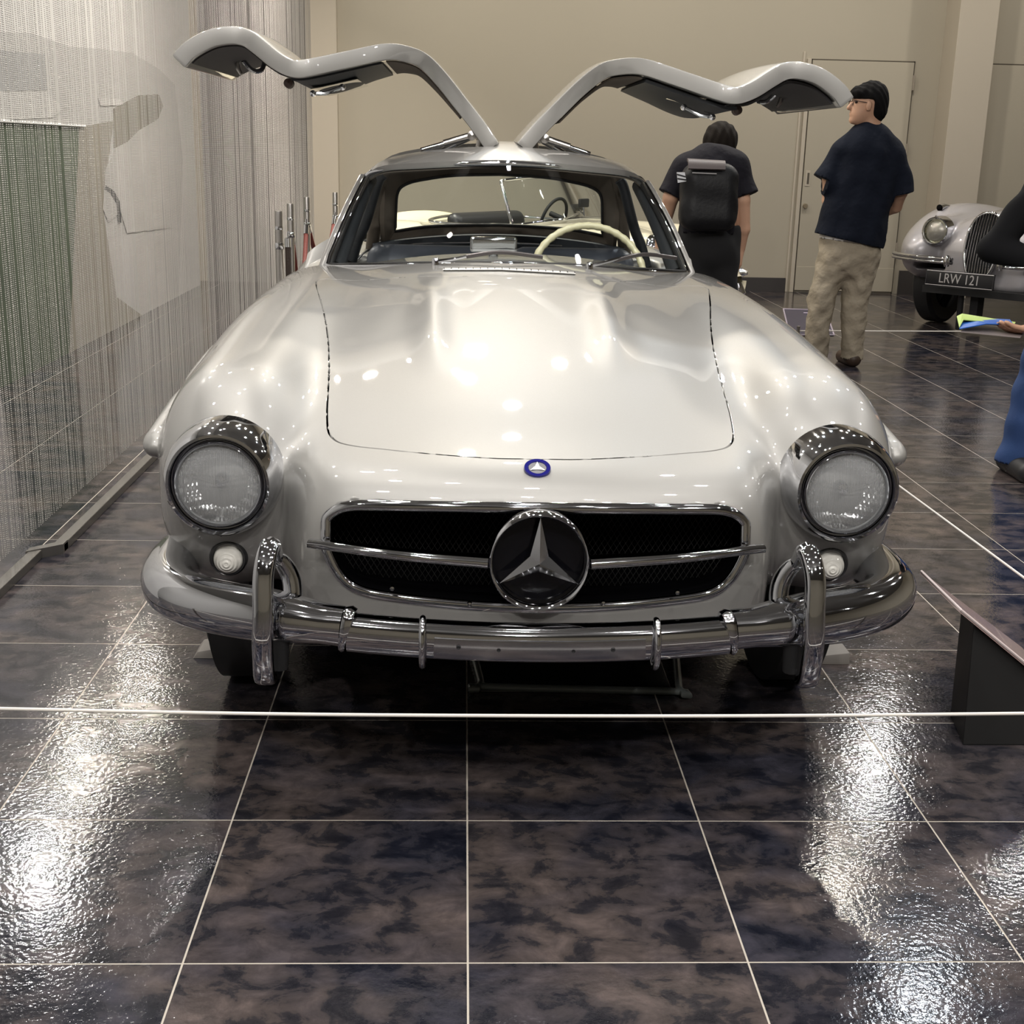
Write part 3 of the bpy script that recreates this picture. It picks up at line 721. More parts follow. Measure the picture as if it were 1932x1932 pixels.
# flat number-plate land on the bumper face, four screw holes
fp = [(x, -.0165+.018*(abs(x)/.33)**2, .409+.010*(abs(x)/.33)**2) for x in np.linspace(-.185, .185, 17)]
obj('bumper_plate', B().tube(fp, [(.003, .019)]*17, 12, flat=.35, up=(0, 0, 1)).me('land'), M('land_chrome', (.55, .56, .60), .14, 1), bm_)
for px, py in [(865, 1222), (941, 1227), (1082, 1229), (1157, 1227)]:
    q = cpx(px, py, -.019); obj('screw_hole', B().lathe([(0, 0), (.0032, -.001), (.0042, .002)], 14, q).me('hole'), MT_BLACK, bm_)
for s in (-1, 1):
    path = cr(bumper_path(s), 6); nP = len(path)
    rr = [(.034+.016*min(1, k/10), .036+.012*min(1, max(0, (k-3))/8)) for k in range(nP)]
    obj('bumper_end', B().tube(path, rr, 28, flat=.92, up=(0, 0, 1)).me('bend', angle=70), MT_CHROME, bm_)
    jp = [(s*.332, .028, .428), (s*.339, .029, .430), (s*.346, .030, .431)]
    obj('bumper_joint', B().tube(jp, [(.028, .040), (.030, .043), (.028, .040)], 20, flat=.8, up=(0, 0, 1)).me('joint'), MT_CHROME, bm_)
    q = cpx(797, 1206, -.005); x0 = s*abs(q[0])
    ring = [(x0, .0115+.030*cos(a)-.004, .413+.002+.043*sin(a)) for a in np.linspace(0, 2*pi, 25)[:-1]]
    obj('bumper_clip', B().tube(ring, (.0062), 10, closed=True).me('clip'), MT_CHROME, bm_)
    # overrider: tall blade with a loop behind its top
    X = .478
    blade = [(s*(X-.006), .085, .545), (s*(X-.006), .055, .572), (s*(X-.004), .022, .568), (s*X, .000, .535), (s*X, -.012, .48), (s*(X+.002), -.016, .43), (s*(X+.003), -.008, .38), (s*(X+.004), .004, .352), (s*(X+.004), .022, .340)]
    bp = cr(blade, 6); nB = len(bp)
    rr = [(.0170+.0018*k/nB, .014) for k in range(nB)]
    ov = obj('overrider', B().tube(bp, rr, 20, flat=.55, up=(s*.0, -1, .15)).me('ovr', angle=60), MT_CHROME, bm_)
    leg = [(s*(X-.006), .085, .545), (s*(X-.020), .095, .53), (s*(X-.034), .098, .50), (s*(X-.038), .088, .465), (s*(X-.036), .06, .435), (s*(X-.030), .035, .41)]
    obj('overrider_loop', B().tube(cr(leg, 6), [(.012+.006*sin(pi*k/30)) for k in range(31)], 14).me('loop'), MT_CHROME, ov)
    obj('overrider_backing', B().tube([(s*(X-.022), .045, .46), (s*(X-.020), .040, .40), (s*(X-.016), .045, .35)], .016, 12).me('bk'), MT_RUBBER, ov)

# ---- wheels
def wheel(name, x, y, parent):
    prof = []
    for a in np.linspace(-pi*.80, pi*.80, 24):
        prof.append((.255+.082*cos(a)*1.0 if True else 0, .072*sin(a)))
    W = B().lathe([(.335 if abs(q[1]) < .050 and q[0] > .3 else q[0], q[1]) for q in prof], 56, (x, y, .335), 'x')
    w = obj(name, W.me('tyre'), MT_RUBBER, parent)
    s = 1 if x > 0 else -1
    obj('rim', B().lathe([(0, s*.05), (.08, s*.052), (.10, s*.045), (.16, s*.03), (.195, s*.05), (.205, s*.055), (.205, -s*.05)], 40, (x, y, .335), 'x').me('rim'), PAINT, w)
    obj('hub_cap', B().lathe([(0, s*.075), (.05, s*.07), (.085, s*.055), (.09, s*.045)], 32, (x, y, .335), 'x').me('cap'), MT_CHROME, w)
for x in (-.648, .648):
    wheel('wheel', x, .89, car); wheel('wheel', x, 3.29, car)

# ---- windscreen, roof, pillars
WB = [cpx(960, 499, 1.76), cpx(820, 500, 1.80), cpx(700, 502, 1.88), cpx(632, 503, 1.96), cpx(616, 501, 1.99)]
WT = [cpx(960, 308, 2.28), cpx(860, 309, 2.30), cpx(760, 315, 2.35), cpx(705, 324, 2.41), cpx(690, 334, 2.43)]
WB = [np.array((abs(q[0]) if i else 0, q[1], q[2])) for i, q in enumerate(WB)]; WT = [np.array((abs(q[0]) if i else 0, q[1], q[2])) for i, q in enumerate(WT)]
def sym(pts, n=6):
    h = cr(pts, n); return [np.array((-q[0], q[1], q[2])) for q in h[:0:-1]]+h
wb, wt = sym(WB), sym(WT)
nw = len(wb)
def ws(u, v):
    k = u*(nw-1); i = min(int(k), nw-2); t = k-i
    a = wb[i]*(1-t)+wb[i+1]*t; b_ = wt[i]*(1-t)+wt[i+1]*t
    q = a*(1-v)+b_*v; q = q+np.array((0, -.018, .012))*sin(pi*v)
    return tuple(q)
obj('windscreen', B().grid(ws, 49, 14).me('ws', angle=80), MT_GLASS, car)
side = [np.array(ws(1, v)) for v in np.linspace(0, 1, 12)]
loopw = wb+side[1:-1]+wt[::-1]+[np.array((-q[0], q[1], q[2])) for q in side[::-1]][1:-1]
fr = obj('windscreen_frame', B().tube(loopw, [(.0085, .0085)]*len(loopw), 10, closed=True).me('wsf', angle=70), MT_CHROME, car)
inn = [q+np.array((0, .022, -.004)) for q in loopw]
obj('windscreen_gasket', B().tube([np.array((q[0]*.985, q[1]+.012, q[2])) for q in loopw], [(.011, .011)]*len(loopw), 8, closed=True).me('wsg', angle=70), MT_RUBBER, fr)
for s in (-1, 1):
    outp = [np.array((s*(q[0]+.014), q[1]+.022, q[2]-.002)) for q in side]
    outp = [np.array((s*(side[0][0]+.02), side[0][1]+.03, side[0][2]-.04))]+outp
    obj('a_pillar', B().tube(outp, [(.012, .014)]*len(outp), 12, up=(0, 1, 0)).me('apil', angle=70), PAINT, car)
    ip = [np.array((s*(q[0]-.006-.010*(1-k/12)), q[1]+.075, q[2]-.01)) for k, q in enumerate(side)]
    obj('pillar_trim', B().tube(ip, [(.036-.010*k/12, .026) for k in range(len(ip))], 14, up=(0, 1, 0)).me('ptrim', angle=70), MT_TRIM, car)

rzc = nspl([2.2, 2.32, 2.45, 2.6, 2.8, 3.0, 3.25, 3.6], [1.185, 1.226, 1.255, 1.272, 1.278, 1.268, 1.215, 1.06])
def roof_pt(x, y, dz=0):
    dr = .27*x*x+.056*(abs(x)/.49)**14
    return (x, y, float(rzc(y))-dr+dz)
def roof_front(x):
    k = (x/.48)**2; return 2.285+.125*k*min(1, k)+.02*k
hx = .484
g1 = B().grid(lambda u, v: roof_pt(-hx+2*hx*u, roof_front(-hx+2*hx*u)*(1-v)+v*2.47), 41, 10)            # header
g2 = B().grid(lambda u, v: roof_pt((-1+2*u)*(.050+.020*abs(2*v-1)**4), 2.465+v*.515), 9, 20)                # spine between the doors
g3 = B().grid(lambda u, v: roof_pt((-1+2*u)*(hx-.05*v), 2.975+v*.10), 31, 6)                               # rear of the roof
rf = obj('roof', B().add(g1.V, g1.F).me('roof', solid=.02), PAINT, car)
obj('roof_spine', g2.me('spine', solid=.02), PAINT, rf)
obj('roof_rear', g3.me('rrear', solid=.02), PAINT, rf)
hl = B().grid(lambda u, v: roof_pt((-hx+2*hx*u)*.97, (roof_front((-hx+2*hx*u)*.97)+.012)*(1-v)+v*2.47, -.026), 31, 8)
obj('headliner', hl.me('hliner', solid=.004), MT_LINER, rf)
# rear bulkhead with the back window
RW = [cpx(*q, 3.15) for q in [(746, 436), (747, 400), (751, 362), (770, 346), (810, 337), (860, 331), (938, 329)]]
RW = [np.array((abs(q[0]) if i < 6 else 0, q[1], q[2])) for i, q in enumerate(RW)]
rwl = cr(RW, 5); bot = [cpx(*q, 3.15) for q in [(938, 424), (860, 425), (800, 428), (746, 436)]]
bot = [np.array((abs(q[0]) if i else 0, q[1], q[2])) for i, q in enumerate(bot)]
hole = [np.array((-q[0], q[1], q[2])) for q in rwl][:]+rwl[::-1][1:]
hole += cr(bot, 5)[::-1][1:-1]+[np.array((-q[0], q[1], q[2])) for q in cr(bot, 5)][:-1]
outer = []
for q in hole:
    x, z = q[0], q[2]
    xo = math.copysign(min(.46, abs(x)+.035+.02*(1.25-z)), x) if abs(x) > 1e-6 else 0
    zo = float(rzc(3.05))-.03-.028*(abs(xo)/.45)**2-.03*(abs(xo)/.47)**6 if z > .96 else .86
    if z > .96 and z < 1.07: zo = z+(zo-z)*((z-.96)/.11)**2
    outer.append(np.array((xo, 3.06 if z > .96 else 3.12, zo)))
nh = len(hole)
rb = B().add(hole+outer, [(i, (i+1) % nh, nh+(i+1) % nh, nh+i) for i in range(nh)])
bk = obj('rear_bulkhead', rb.me('bulk', solid=.02), MT_LINER, car)
cen_ = np.mean(hole, 0)
obj('rear_window', B().add(list(hole), [tuple(range(nh))]).me('rwin', False), glass_mat('rear_glass', (.90, .93, .92), .8), car)
obj('rear_window_seal', B().tube([q+np.array((0, -.006, 0)) for q in hole], .006, 8, closed=True).me('rws'), MT_RUBBER, bk)
for s in (-1, 1):
    bp = [cpx(*q, 2.95) for q in ([(722, 330), (713, 345), (690, 420), (676, 452), (664, 492)])]
    bp = [np.array((s*abs(q[0]), q[1], q[2])) for q in bp]
    obj('b_pillar', B().tube(cr(bp, 5), [(.020, .030)]*21, 12, up=(0, 1, 0), flat=.8).me('bpil', angle=70), MT_TRIM, car)
    # rear quarter pillar between quarter window and back window
    cp_ = [(s*.452, 3.06, 1.17), (s*.47, 3.08, 1.10), (s*.485, 3.10, 1.0), (s*.50, 3.12, .9), (s*.51, 3.13, .82)]
    obj('c_pillar', B().tube(cr(cp_, 4), [(.026, .03)]*17, 12, up=(0, 1, 0)).me('cpil', angle=70), MT_LINER, car)
# cabin: dashboard, shelf, seats, wheel, mirror
dsh = B().grid(lambda u, v: ((-1+2*u)*.545, 1.80+.17*v+.18*(2*u-1)**2*(1-v)+.08*(2*u-1)**2*v, .905-.03*(2*u-1)**2+.012*sin(pi*v)-.10*max(0, v-.75)/.25), 31, 12)
dash = obj('dashboard', dsh.me('dash', solid=.02), MT_TRIM, car)
sh = B().grid(lambda u, v: ((-1+2*u)*.50, 2.98+.16*v, .79+.135*min(1, v*1.8)-.045*(2*u-1)**2), 31, 12)
shelf = obj('rear_shelf', sh.me('shelf', solid=.02), M('navy_carpet', (.020, .026, .036), .6), car)
sl = [cpx(*q, 2.9) for q in [(676, 489), (690, 475), (720, 466), (790, 460), (885, 458), (975, 459), (1060, 464)]]
obj('shelf_trim', B().tube(cr(sl, 5), .0035, 8).me('strim'), MT_CHROME, shelf)
def seat(x):
    def f(p):
        d = boxd(p, (x, 2.56, .42), (.23, .25, .09), .07)
        yy = p[1]-.28*(p[2]-.45)
        b_ = boxd([p[0], yy, p[2]], (x, 2.72, .66), (.235, .06, .235), .055)
        return smin(d, b_, .05)
    return sdf_obj('seat', f, (x-.27, 2.25, .30), (x+.27, 2.99, .93), .018, M('blue_grey_leather', (.085, .095, .12), .42), car)
seat(.27); seat(-.27)
swc = (cpx(1110, 500, 2.12)+0); swr = .185
swc = np.array((swc[0], 2.12, .845))
sq = lambda a, r=swr: swc+np.array((r*cos(a), .10*sin(a)*r/swr*.55+0, r*sin(a)*.92))
sww = B(); ring = [sq(a) for a in np.linspace(0, 2*pi, 121)[:-1]]
sww.tube(ring, [.0115+.0013*cos(k*2*pi*36/120*1.0) for k in range(120)], 12, closed=True)
sw = obj('steering_wheel', sww.me('sw'), MT_IVORY, car)
obj('wheel_hub', B().tube([swc+np.array((0, .02, 0)), swc+np.array((0, -.03, 0)), swc+np.array((0, -.20, -.05))], [.035, .045, .02], 16).me('hub'), MT_IVORY, sw)
for a in (0.0, pi):
    obj('wheel_spoke', B().tube([sq(a), swc+np.array((0, -.01, 0))], .009, 8).me('spoke'), MT_CHROME, sw)
hubx = cpx(931, 462, 1.93)
mr_ = obj('dash_mirror', B().box(-.072, .072, -.018, .018, -.023, .025).me('mir', bevel=.012, seg=4), MT_CHROME, car, loc=hubx)
obj('mirror_foot', B().tube([(0, 0, -.02), (0, .01, -.05)], [.012, .02], 12).me('mfoot'), MT_CHROME, mr_)
# cowl vent, wipers
vp = [cpx(px, py, 1.74) for px, py in [(836, 505), (900, 505), (960, 505.5), (1030, 508), (1085, 511)]]
vq = []
for k in range(19):
    t = k/18; px = 838+t*246; py = 506+ (0 if t < .45 else 7.5*((t-.45)/.55)); q = hit(px, py+4); vq.append(q)
V0 = obj('cowl_vent', B().tube([q+np.array((0, .0, .0025)) for q in vq], [(.014, .004)]*19, 8, up=(0, 0, 1)).me('vent'), M('vent_bright', (.72, .71, .69), .3, .5), car)
for q in vq:
    obj('vent_slot', B().box(-.0013, .0013, -.011, .011, 0, .0012).me('slot', False), MT_BLACK, V0, loc=q+np.array((0, 0, .0060)))
def wiper(pts, blade):
    w = obj('wiper', B().tube(cr(pts, 5), [.006-.003*k/(5*(len(pts)-1)) for k in range(5*(len(pts)-1)+1)], 8).me('warm'), MT_CHROME, car)
    obj('wiper_blade', B().tube(cr(blade, 5), [(.004, .006)]*(5*(len(blade)-1)+1), 8).me('wblade'), M('blade_grey', (.12, .11, .11), .3, .6), w)
    q = np.array(pts[0]); obj('wiper_pivot', B().lathe([(.011, -.02), (.011, .006), (.007, .012), (0, .013)], 16, q, 'z').me('piv'), MT_CHROME, w)
wiper([hit(822, 499)+np.array((0, 0, .008)), cpx(855, 489, 1.75), cpx(900, 480, 1.755), cpx(940, 477, 1.75)], [cpx(880, 484, 1.75), cpx(945, 476, 1.745), cpx(1024, 485, 1.755)])
wiper([hit(1112, 507)+np.array((0, 0, .008)), cpx(1140, 495, 1.75), cpx(1190, 482, 1.80), cpx(1215, 478, 1.82)], [cpx(1160, 492, 1.77), cpx(1215, 480, 1.81), cpx(1276, 487, 1.90)])

# ---- gull-wing doors: traced as the raised profile, hinge near the spine
DP = [((941, 270), 2.47), ((912, 228), 2.47), ((880, 187), 2.46), ((843, 139.6), 2.42), ((807, 103), 2.36), ((771, 87), 2.28), ((727, 81.6), 2.20), ((662, 94), 2.10), ((590, 109), 2.02), ((560, 113.5), 2.0),
      ((545, 110), 1.99), ((525, 98), 1.98), ((496, 74), 1.97), ((470, 56), 1.96), ((438, 49), 1.95), ((391, 56), 1.95), ((347, 80), 1.95), ((324, 104), 1.95)]
dpro = cr([cpx(*q, y) for q, y in DP], 6); nD = len(dpro)
dxz = np.array([(q[0], q[2]) for q in dpro]); dy0 = np.array([q[1] for q in dpro])
tg = np.gradient(dxz, axis=0); tg /= np.linalg.norm(tg, axis=1)[:, None]
inw = np.stack([-tg[:, 1], tg[:, 0]], 1)          # towards the cabin side
if inw[20][1] > 0: inw = -inw
S = np.linspace(0, 1, nD)
dy1 = np.interp(S, [0, .3, .55, .62, .85, 1], [2.97, 2.95, 2.92, 2.92, 2.92, 2.78])
HINGE = np.array((dxz[0][0], dxz[0][1]))
def door(side):
    dth = radians(-4.2) if side > 0 else 0
    def tr(v):
        x, y, z = v
        if side > 0:
            dx, dz = -(x-HINGE[0]), z-HINGE[1]
            x2 = dx*cos(dth)-dz*sin(dth); z2 = dx*sin(dth)+dz*cos(dth)
            return (.040+x2, y, HINGE[1]+z2+.002)
        return (x, y, z)
    def skin(off, s0=0.0, s1=1.0, y_in=0.0, nv=14, bulge=0):
        def fn(u, v):
            s = s0+(s1-s0)*u; k = s*(nD-1); i = min(int(k), nD-2); t = k-i
            p = dxz[i]*(1-t)+dxz[i+1]*t; n = inw[i]*(1-t)+inw[i+1]*t; n = n/np.linalg.norm(n)
            a = dy0[i]*(1-t)+dy0[i+1]*t; b_ = dy1[i]*(1-t)+dy1[i+1]*t
            crown = .010*(1-(2*v-1)**2)
            y = a+y_in+(b_-a-2*y_in)*v
            p = p+n*(off+bulge*sin(pi*u)*sin(pi*v))-n*crown*(1 if off < .02 else 0)
            return tr((p[0], y, p[1]))
        return B().grid(fn, 90, nv)
    th = .050
    o_ = skin(0); i_ = skin(th)
    nb2 = len(o_.V); V = o_.V+i_.V; Fc = list(o_.F)+[tuple(nb2+k for k in f[::-1]) for f in i_.F]
    nu, nv = 90, 14
    for i in range(nu-1):
        Fc.append((i, nb2+i, nb2+i+1, i+1)); a = (nv-1)*nu; Fc.append((a+i, a+i+1, nb2+a+i+1, nb2+a+i))
    for j in range(nv-1):
        Fc.append((j*nu, (j+1)*nu, nb2+(j+1)*nu, nb2+j*nu)); e = nu-1; Fc.append((j*nu+e, nb2+j*nu+e, nb2+(j+1)*nu+e, (j+1)*nu+e))
    d = obj('door', B().add(V, Fc).me('door', bevel=.006, seg=2, angle=50), PAINT, car)
    obj('door_panel', skin(th+.004, .60, .975, .035, 12, .012).me('dpanel', solid=.008), M('charcoal_trim', (.030, .028, .030), .6), d)
    obj('door_liner', skin(th+.004, .10, .36, .04, 10, .01).me('dliner', solid=.006), MT_LINER, d)
    # window box hanging below the glazed part
    wf = skin(th+.006, .37, .56, .05, 10, .028)
    w = obj('window_frame', wf.me('wframe', solid=.010), MT_TRIM, d)
    obj('window_glass', skin(th+.026, .42, .515, .18, 8, 0).me('wglass', solid=.003), M('window_dark_glass', (.10, .105, .10), .05, .0, coat=1), d)
    # chrome latch on the frame, pull on the panel, buffers
    def onp(s, v, off):
        k = s*(nD-1); i = min(int(k), nD-2)
        p = dxz[i]+inw[i]*off; return np.array(tr((p[0], dy0[i]+(dy1[i]-dy0[i])*v, p[1])))
    lat = [onp(.45, .10, th+.045), onp(.475, .10, th+.052), onp(.50, .10, th+.045)]
    l = obj('window_latch', B().tube(lat, .006, 8).me('latch'), MT_CHROME, d)
    for q in (lat[0], lat[2]): obj('latch_knob', B().lathe([(0, -.012), (.010, -.006), (.010, .006), (0, .012)], 12, q).me('knob'), MT_CHROME, l)
    hq = [onp(.80, .55, th+.015), onp(.82, .52, th+.045), onp(.86, .50, th+.045), onp(.88, .48, th+.012)]
    obj('inner_handle', B().tube(cr(hq, 4), .008, 8).me('ih'), MT_CHROME, d)
    obj('lock_striker', B().tube([onp(.90, .50, th), onp(.905, .5, th+.03), onp(.91, .5, th+.05)], [.012, .009, .006], 10).me('ls'), MT_STEEL, d)
    obj('door_buffer', B().lathe([(0, -.022), (.014, -.016), (.016, .012), (0, .014)], 14, onp(.575, .10, th+.018)).me('buf'), M('buffer_brown', (.09, .06, .05), .5), d)
    tp = [onp(.40, .5, -.022), onp(.44, .5, -.026), onp(.47, .5, -.022)]
    obj('outer_handle', B().tube(cr(tp, 4), [.004, .006, .007, .007, .007, .007, .006, .005, .004], 10).me('oh'), MT_CHROME, d)
    tp = [onp(.545, .55, -.020), onp(.56, .55, -.026), onp(.575, .55, -.020)]
    obj('trim_clip', B().tube(cr(tp, 4), .006, 8).me('tc'), MT_CHROME, d)
    # hinge arms and the two telescopic struts
    for v in (.12, .85):
        a = onp(.035, v, th*.8); b_ = a+np.array((side*.012, 0, -.05))
        obj('hinge', B().tube([onp(.07, v, th*.7), a, b_], [.014, .013, .010], 10).me('hinge'), MT_STEEL, d)
    for v, px1, py1, yy in ((.06, 794, 279, 2.50), (.55, 835, 279, 2.75)):
        a = onp(.055, v, th+.010); e = cpx(px1, py1, yy); e = np.array((math.copysign(abs(e[0]), side), e[1], e[2]-.008))
        m_ = a*.45+e*.55
        so = obj('door_strut', B().tube([a, m_], .0125, 12).me('st1'), MT_STEEL, d)
        obj('strut_rod', B().tube([m_, e], .0085, 10).me('st2'), MT_CHROME, so)
        obj('strut_joint', B().lathe([(0, -.02), (.016, -.016), (.016, .016), (0, .02)], 14, a).me('sj'), MT_STEEL, so)
    return d
door(-1); door(1)
# ---------------------------------------------------------------- things round the coupe
# oil drip tray on the floor under the engine
tr = tag(obj('drip_tray', B().box(.055, .515, 2.83, 3.32, .0, .006).me('tray', bevel=.004), M('tray_black', (.012, .014, .014), .16)), 'shallow black drip tray lying on the floor under the coupe', 'tray')
ring = [(.06, 2.84, .012), (.51, 2.82, .012), (.53, 2.835, .012), (.53, 3.31, .012), (.07, 3.32, .012), (.055, 2.86, .012)]
obj('tray_rim', B().tube(cr(ring, 4, True), .009, 10, closed=True).me('rim'), M('tray_edge', (.14, .155, .15), .3), tr)
# grey chock plates beside the front tyres
for x0, x1, y0, y1, lab in ((-.668, -.584, 3.03, 3.13, 'flat grey chock plate by the front tyre nearest the bead curtain'), (.868, 1.0, 3.02, 3.10, 'flat grey chock plate by the front tyre nearest the slanted panel')):
    tag(obj('chock_plate', B().add([(x0, y0, 0), (x1, y0, 0), (x1, y1, 0), (x0, y1, 0), (x0+.012, y0+.006, .016), (x1, y0+.006, .030), (x1, y1-.006, .030), (x0+.012, y1-.006, .016)], [(0, 3, 2, 1), (0, 1, 5, 4), (1, 2, 6, 5), (2, 3, 7, 6), (3, 0, 4, 7), (4, 5, 6, 7)]).me('chock', bevel=.003), M('chock_grey', (.24, .22, .20), .6)), lab, 'wheel chock')
# barrier cords: thin white cords stretched low round the displays
MT_CORD = M('white_cord', (.82, .78, .72), .5)
def cord(name, P, lab, posts, r=.0030):
    t = thing(name, lab, 'barrier cord', (P[0][0], P[0][1], 0))
    q0 = np.array((P[0][0], P[0][1], 0))
    obj('cord', B().tube([np.array(p)-q0 for p in cr(P, 6)], r, 8).me('cord'), MT_CORD, t)
    for p in posts:
        c = np.array(p)-q0
        po = obj('post', B().lathe([(.07, 0), (.07, .008), (.012, .012), (.010, p[2]+.01), (.012, p[2]+.03), (0, p[2]+.034)], 20, (c[0], c[1], 0), 'z').me('post'), MT_STEEL, t)
W = [at_z(px, py, .36) for px, py in [(0, 1337), (300, 1343.5), (600, 1348), (966, 1350.5), (1300, 1351), (1600, 1349.5), (1932, 1346)]]
W = [W[0]-(W[1]-W[0])*1.1]+W+[W[-1]+(W[-1]-W[-2])*1.0]
cord('cord_barrier', W, 'thin white cord stretched low across the front of the silver coupe', [W[0], W[-1]], .0030)
a = at_z(1714, 930, .36); b = at_z(1932, 1090, .36); d = (b-a)/np.linalg.norm(b-a)
cord('cord_barrier', [a-d*2.6, a, b, b+d*.06], 'thin white cord along the side of the coupe beside the slanted panel', [a-d*2.6], .0028)
a = at_z(1575, 624.5, .15); b = at_z(1930, 625.5, .15); d = (b-a)/np.linalg.norm(b-a)
cord('cord_barrier', [a-d*.25, a, b, b+d*1.0], 'thin pale cord on the floor in front of the silver roadster', [a-d*.25, b+d*1.0], .0035)

# slanted information panel on a black stand
st = thing('info_panel', 'slanted glossy information panel on a black stand beside the coupe', 'info panel', (1.20, 2.62, 0))
c0 = np.array((1.20, 2.62, 0))
q = [np.array(v) for v in [(1.074, 2.80, .326), (1.074, 2.55, .322), (1.335, 2.55, .120), (1.335, 2.80, .140)]]
obj('stand', B().add([np.array(v)-c0 for v in [(1.120, 2.56, 0), (1.30, 2.56, 0), (1.30, 2.72, 0), (1.150, 2.72, 0), (1.112, 2.565, .285), (1.30, 2.565, .140), (1.30, 2.72, .150), (1.145, 2.72, .262)]],
    [(0, 3, 2, 1), (0, 1, 5, 4), (1, 2, 6, 5), (2, 3, 7, 6), (3, 0, 4, 7), (4, 5, 6, 7)]).me('stand', False, bevel=.004), M('stand_black', (.020, .020, .020), .45), st)
nrm = np.cross(q[1]-q[0], q[3]-q[0]); nrm /= np.linalg.norm(nrm)
if nrm[2] < 0: nrm = -nrm
pan = obj('panel', B().add([v-c0 for v in q]+[v-c0-nrm*.006 for v in q], [(0, 1, 2, 3), (7, 6, 5, 4), (0, 4, 5, 1), (1, 5, 6, 2), (2, 6, 7, 3), (3, 7, 4, 0)]).me('panel', False), M('panel_print', (.50, .32, .30), .14, coat=.6, var=(5, (.60, .50, .48))), st)
obj('panel_edge', B().tube([q[0]-c0, q[1]-c0, q[2]-c0], .0035, 6).me('edge', False), M('panel_edge', (.72, .62, .60), .3), pan)

# low placard by the roadster's cord
pl = thing('placard', 'small dark information placard on the floor behind the man in khaki trousers', 'placard', (2.62, 9.0, 0))
pc = np.array((2.62, 9.0, 0))
A, Bq, Cq, Dq = [at_y(px, py, Y)-pc for px, py, Y in [(1478, 583, 9.15), (1558, 585, 9.15), (1574, 632, 8.75), (1490, 632, 8.75)]]
pb_ = obj('placard_board', B().add([A, Bq, Cq, Dq]+[v+np.array((0, .01, -.012)) for v in (A, Bq, Cq, Dq)], [(3, 2, 1, 0), (4, 5, 6, 7), (0, 1, 5, 4), (1, 2, 6, 5), (2, 3, 7, 6), (3, 0, 4, 7)]).me('board', False), M('placard_dark', (.045, .038, .060), .35), pl)
obj('placard_border', B().tube([A, Bq, Cq, Dq], .006, 4, closed=True).me('border', False), M('placard_white', (.55, .48, .56), .5), pb_)
for k, w in enumerate((.5, .42, .5, .38)):
    t = .62+.09*k; l0 = A+(Dq-A)*t; r0 = Bq+(Cq-Bq)*t
    obj('text_line', B().tube([l0+(r0-l0)*.55, l0+(r0-l0)*(.55+w*.8)], .004, 4).me('tl', False), M('placard_text', (.5, .46, .55), .5), pb_)
obj('text_line', B().tube([A+(Dq-A)*.14+(Bq-A)*.45, A+(Dq-A)*.14+(Bq-A)*.8], .005, 4).me('tl', False), M('placard_text2', (.45, .38, .50), .5), pb_)
obj('placard_leg', B().tube([(A+Bq)/2+np.array((0, .02, -.02)), np.array((((A+Bq)/2)[0], ((A+Bq)/2)[1]+.02, 0))], .012, 8).me('leg'), MT_BLACK, pl)

# stanchions with braided ropes between bead curtain and coupe
MT_ROPE = M('braided_rope', (.15, .022, .014), .6, bump=(160, .8, .004))
POSTS = [(-.86, 6.15), (-.91, 6.95), (-.93, 7.85), (-.85, 8.75)]
for (x, y), lab in zip(POSTS, ['polished steel stanchion post without a rope hook in use, nearest the coupe', 'polished steel stanchion post holding the first dark rope end', 'polished steel stanchion post where two red ropes meet', 'polished steel stanchion post at the wall end of the rope line']):
    t = thing('stanchion', lab, 'stanchion', (x, y, 0), 0, 'stanchions beside the curtain')
    obj('base_plate', B().lathe([(.15, 0), (.15, .012), (.12, .02), (.03, .03)], 36, (0, 0, 0), 'z', True).me('base'), MT_STEEL, t)
    obj('post', B().lathe([(.0175, .02), (.0175, .944), (.016, .95), (0, .95)], 24, (0, 0, 0), 'z').me('post'), MT_STEEL, t)
    obj('collar', B().lathe([(.0178, .865), (.019, .87), (.019, .876), (.0178, .88)], 24, (0, 0, 0), 'z').me('collar'), MT_CHROME, t)
    obj('hook_ring', B().lathe([(.0178, .775), (.021, .78), (.021, .80), (.0178, .805)], 20, (0, 0, 0), 'z').me('hring'), MT_CHROME, t)
MT_ROPE2 = M('brown_rope', (.035, .022, .016), .6, bump=(160, .8, .004))
def rope(a, b, sag, lab, mt=None):
    t = thing('barrier_rope', lab, 'rope', (a[0], a[1], 0), 0, 'ropes between the stanchions')
    P = [np.array(((b[0]-a[0])*k/16, .045+(b[1]-a[1]-.09)*k/16, .785-sag*(1-((k-8)/8)**2))) for k in range(17)]
    obj('rope_cord', B().tube(cr(P, 4), .0135, 10).me('rope'), mt or MT_ROPE, t)
    for e, n in ((P[0], P[1]), (P[-1], P[-2])):
        v = (n-e)/np.linalg.norm(n-e)
        obj('end_ferrule', B().tube([e-v*.004, e+v*.055], .0155, 12).me('ferrule'), MT_CHROME, t)
        obj('snap_hook', B().tube([e, e+np.array((0, 0, .022)), e-v*.012+np.array((0, 0, .03))], .005, 8).me('hook'), MT_CHROME, t)
rope(POSTS[1], POSTS[2], .33, 'dark red braided rope hanging from the first to the middle stanchion')
rope(POSTS[2], POSTS[3], .24, 'dark red braided rope hanging between the middle and the wall-end stanchion')
t = thing('barrier_rope', 'dark brown braided rope hanging straight down from the second stanchion', 'rope', (POSTS[1][0]-.012, POSTS[1][1]-.05, 0), 0, 'ropes between the stanchions')
obj('rope_cord', B().tube(cr([(0, 0, .735), (0, -.004, .5), (.0, -.01, .25), (.0, -.03, .12), (.0, -.10, .06)], 6), .0135, 10).me('rope'), MT_ROPE2, t)
obj('end_ferrule', B().tube([(0, 0, .73), (0, 0, .775)], .0155, 12).me('ferrule'), MT_CHROME, t)
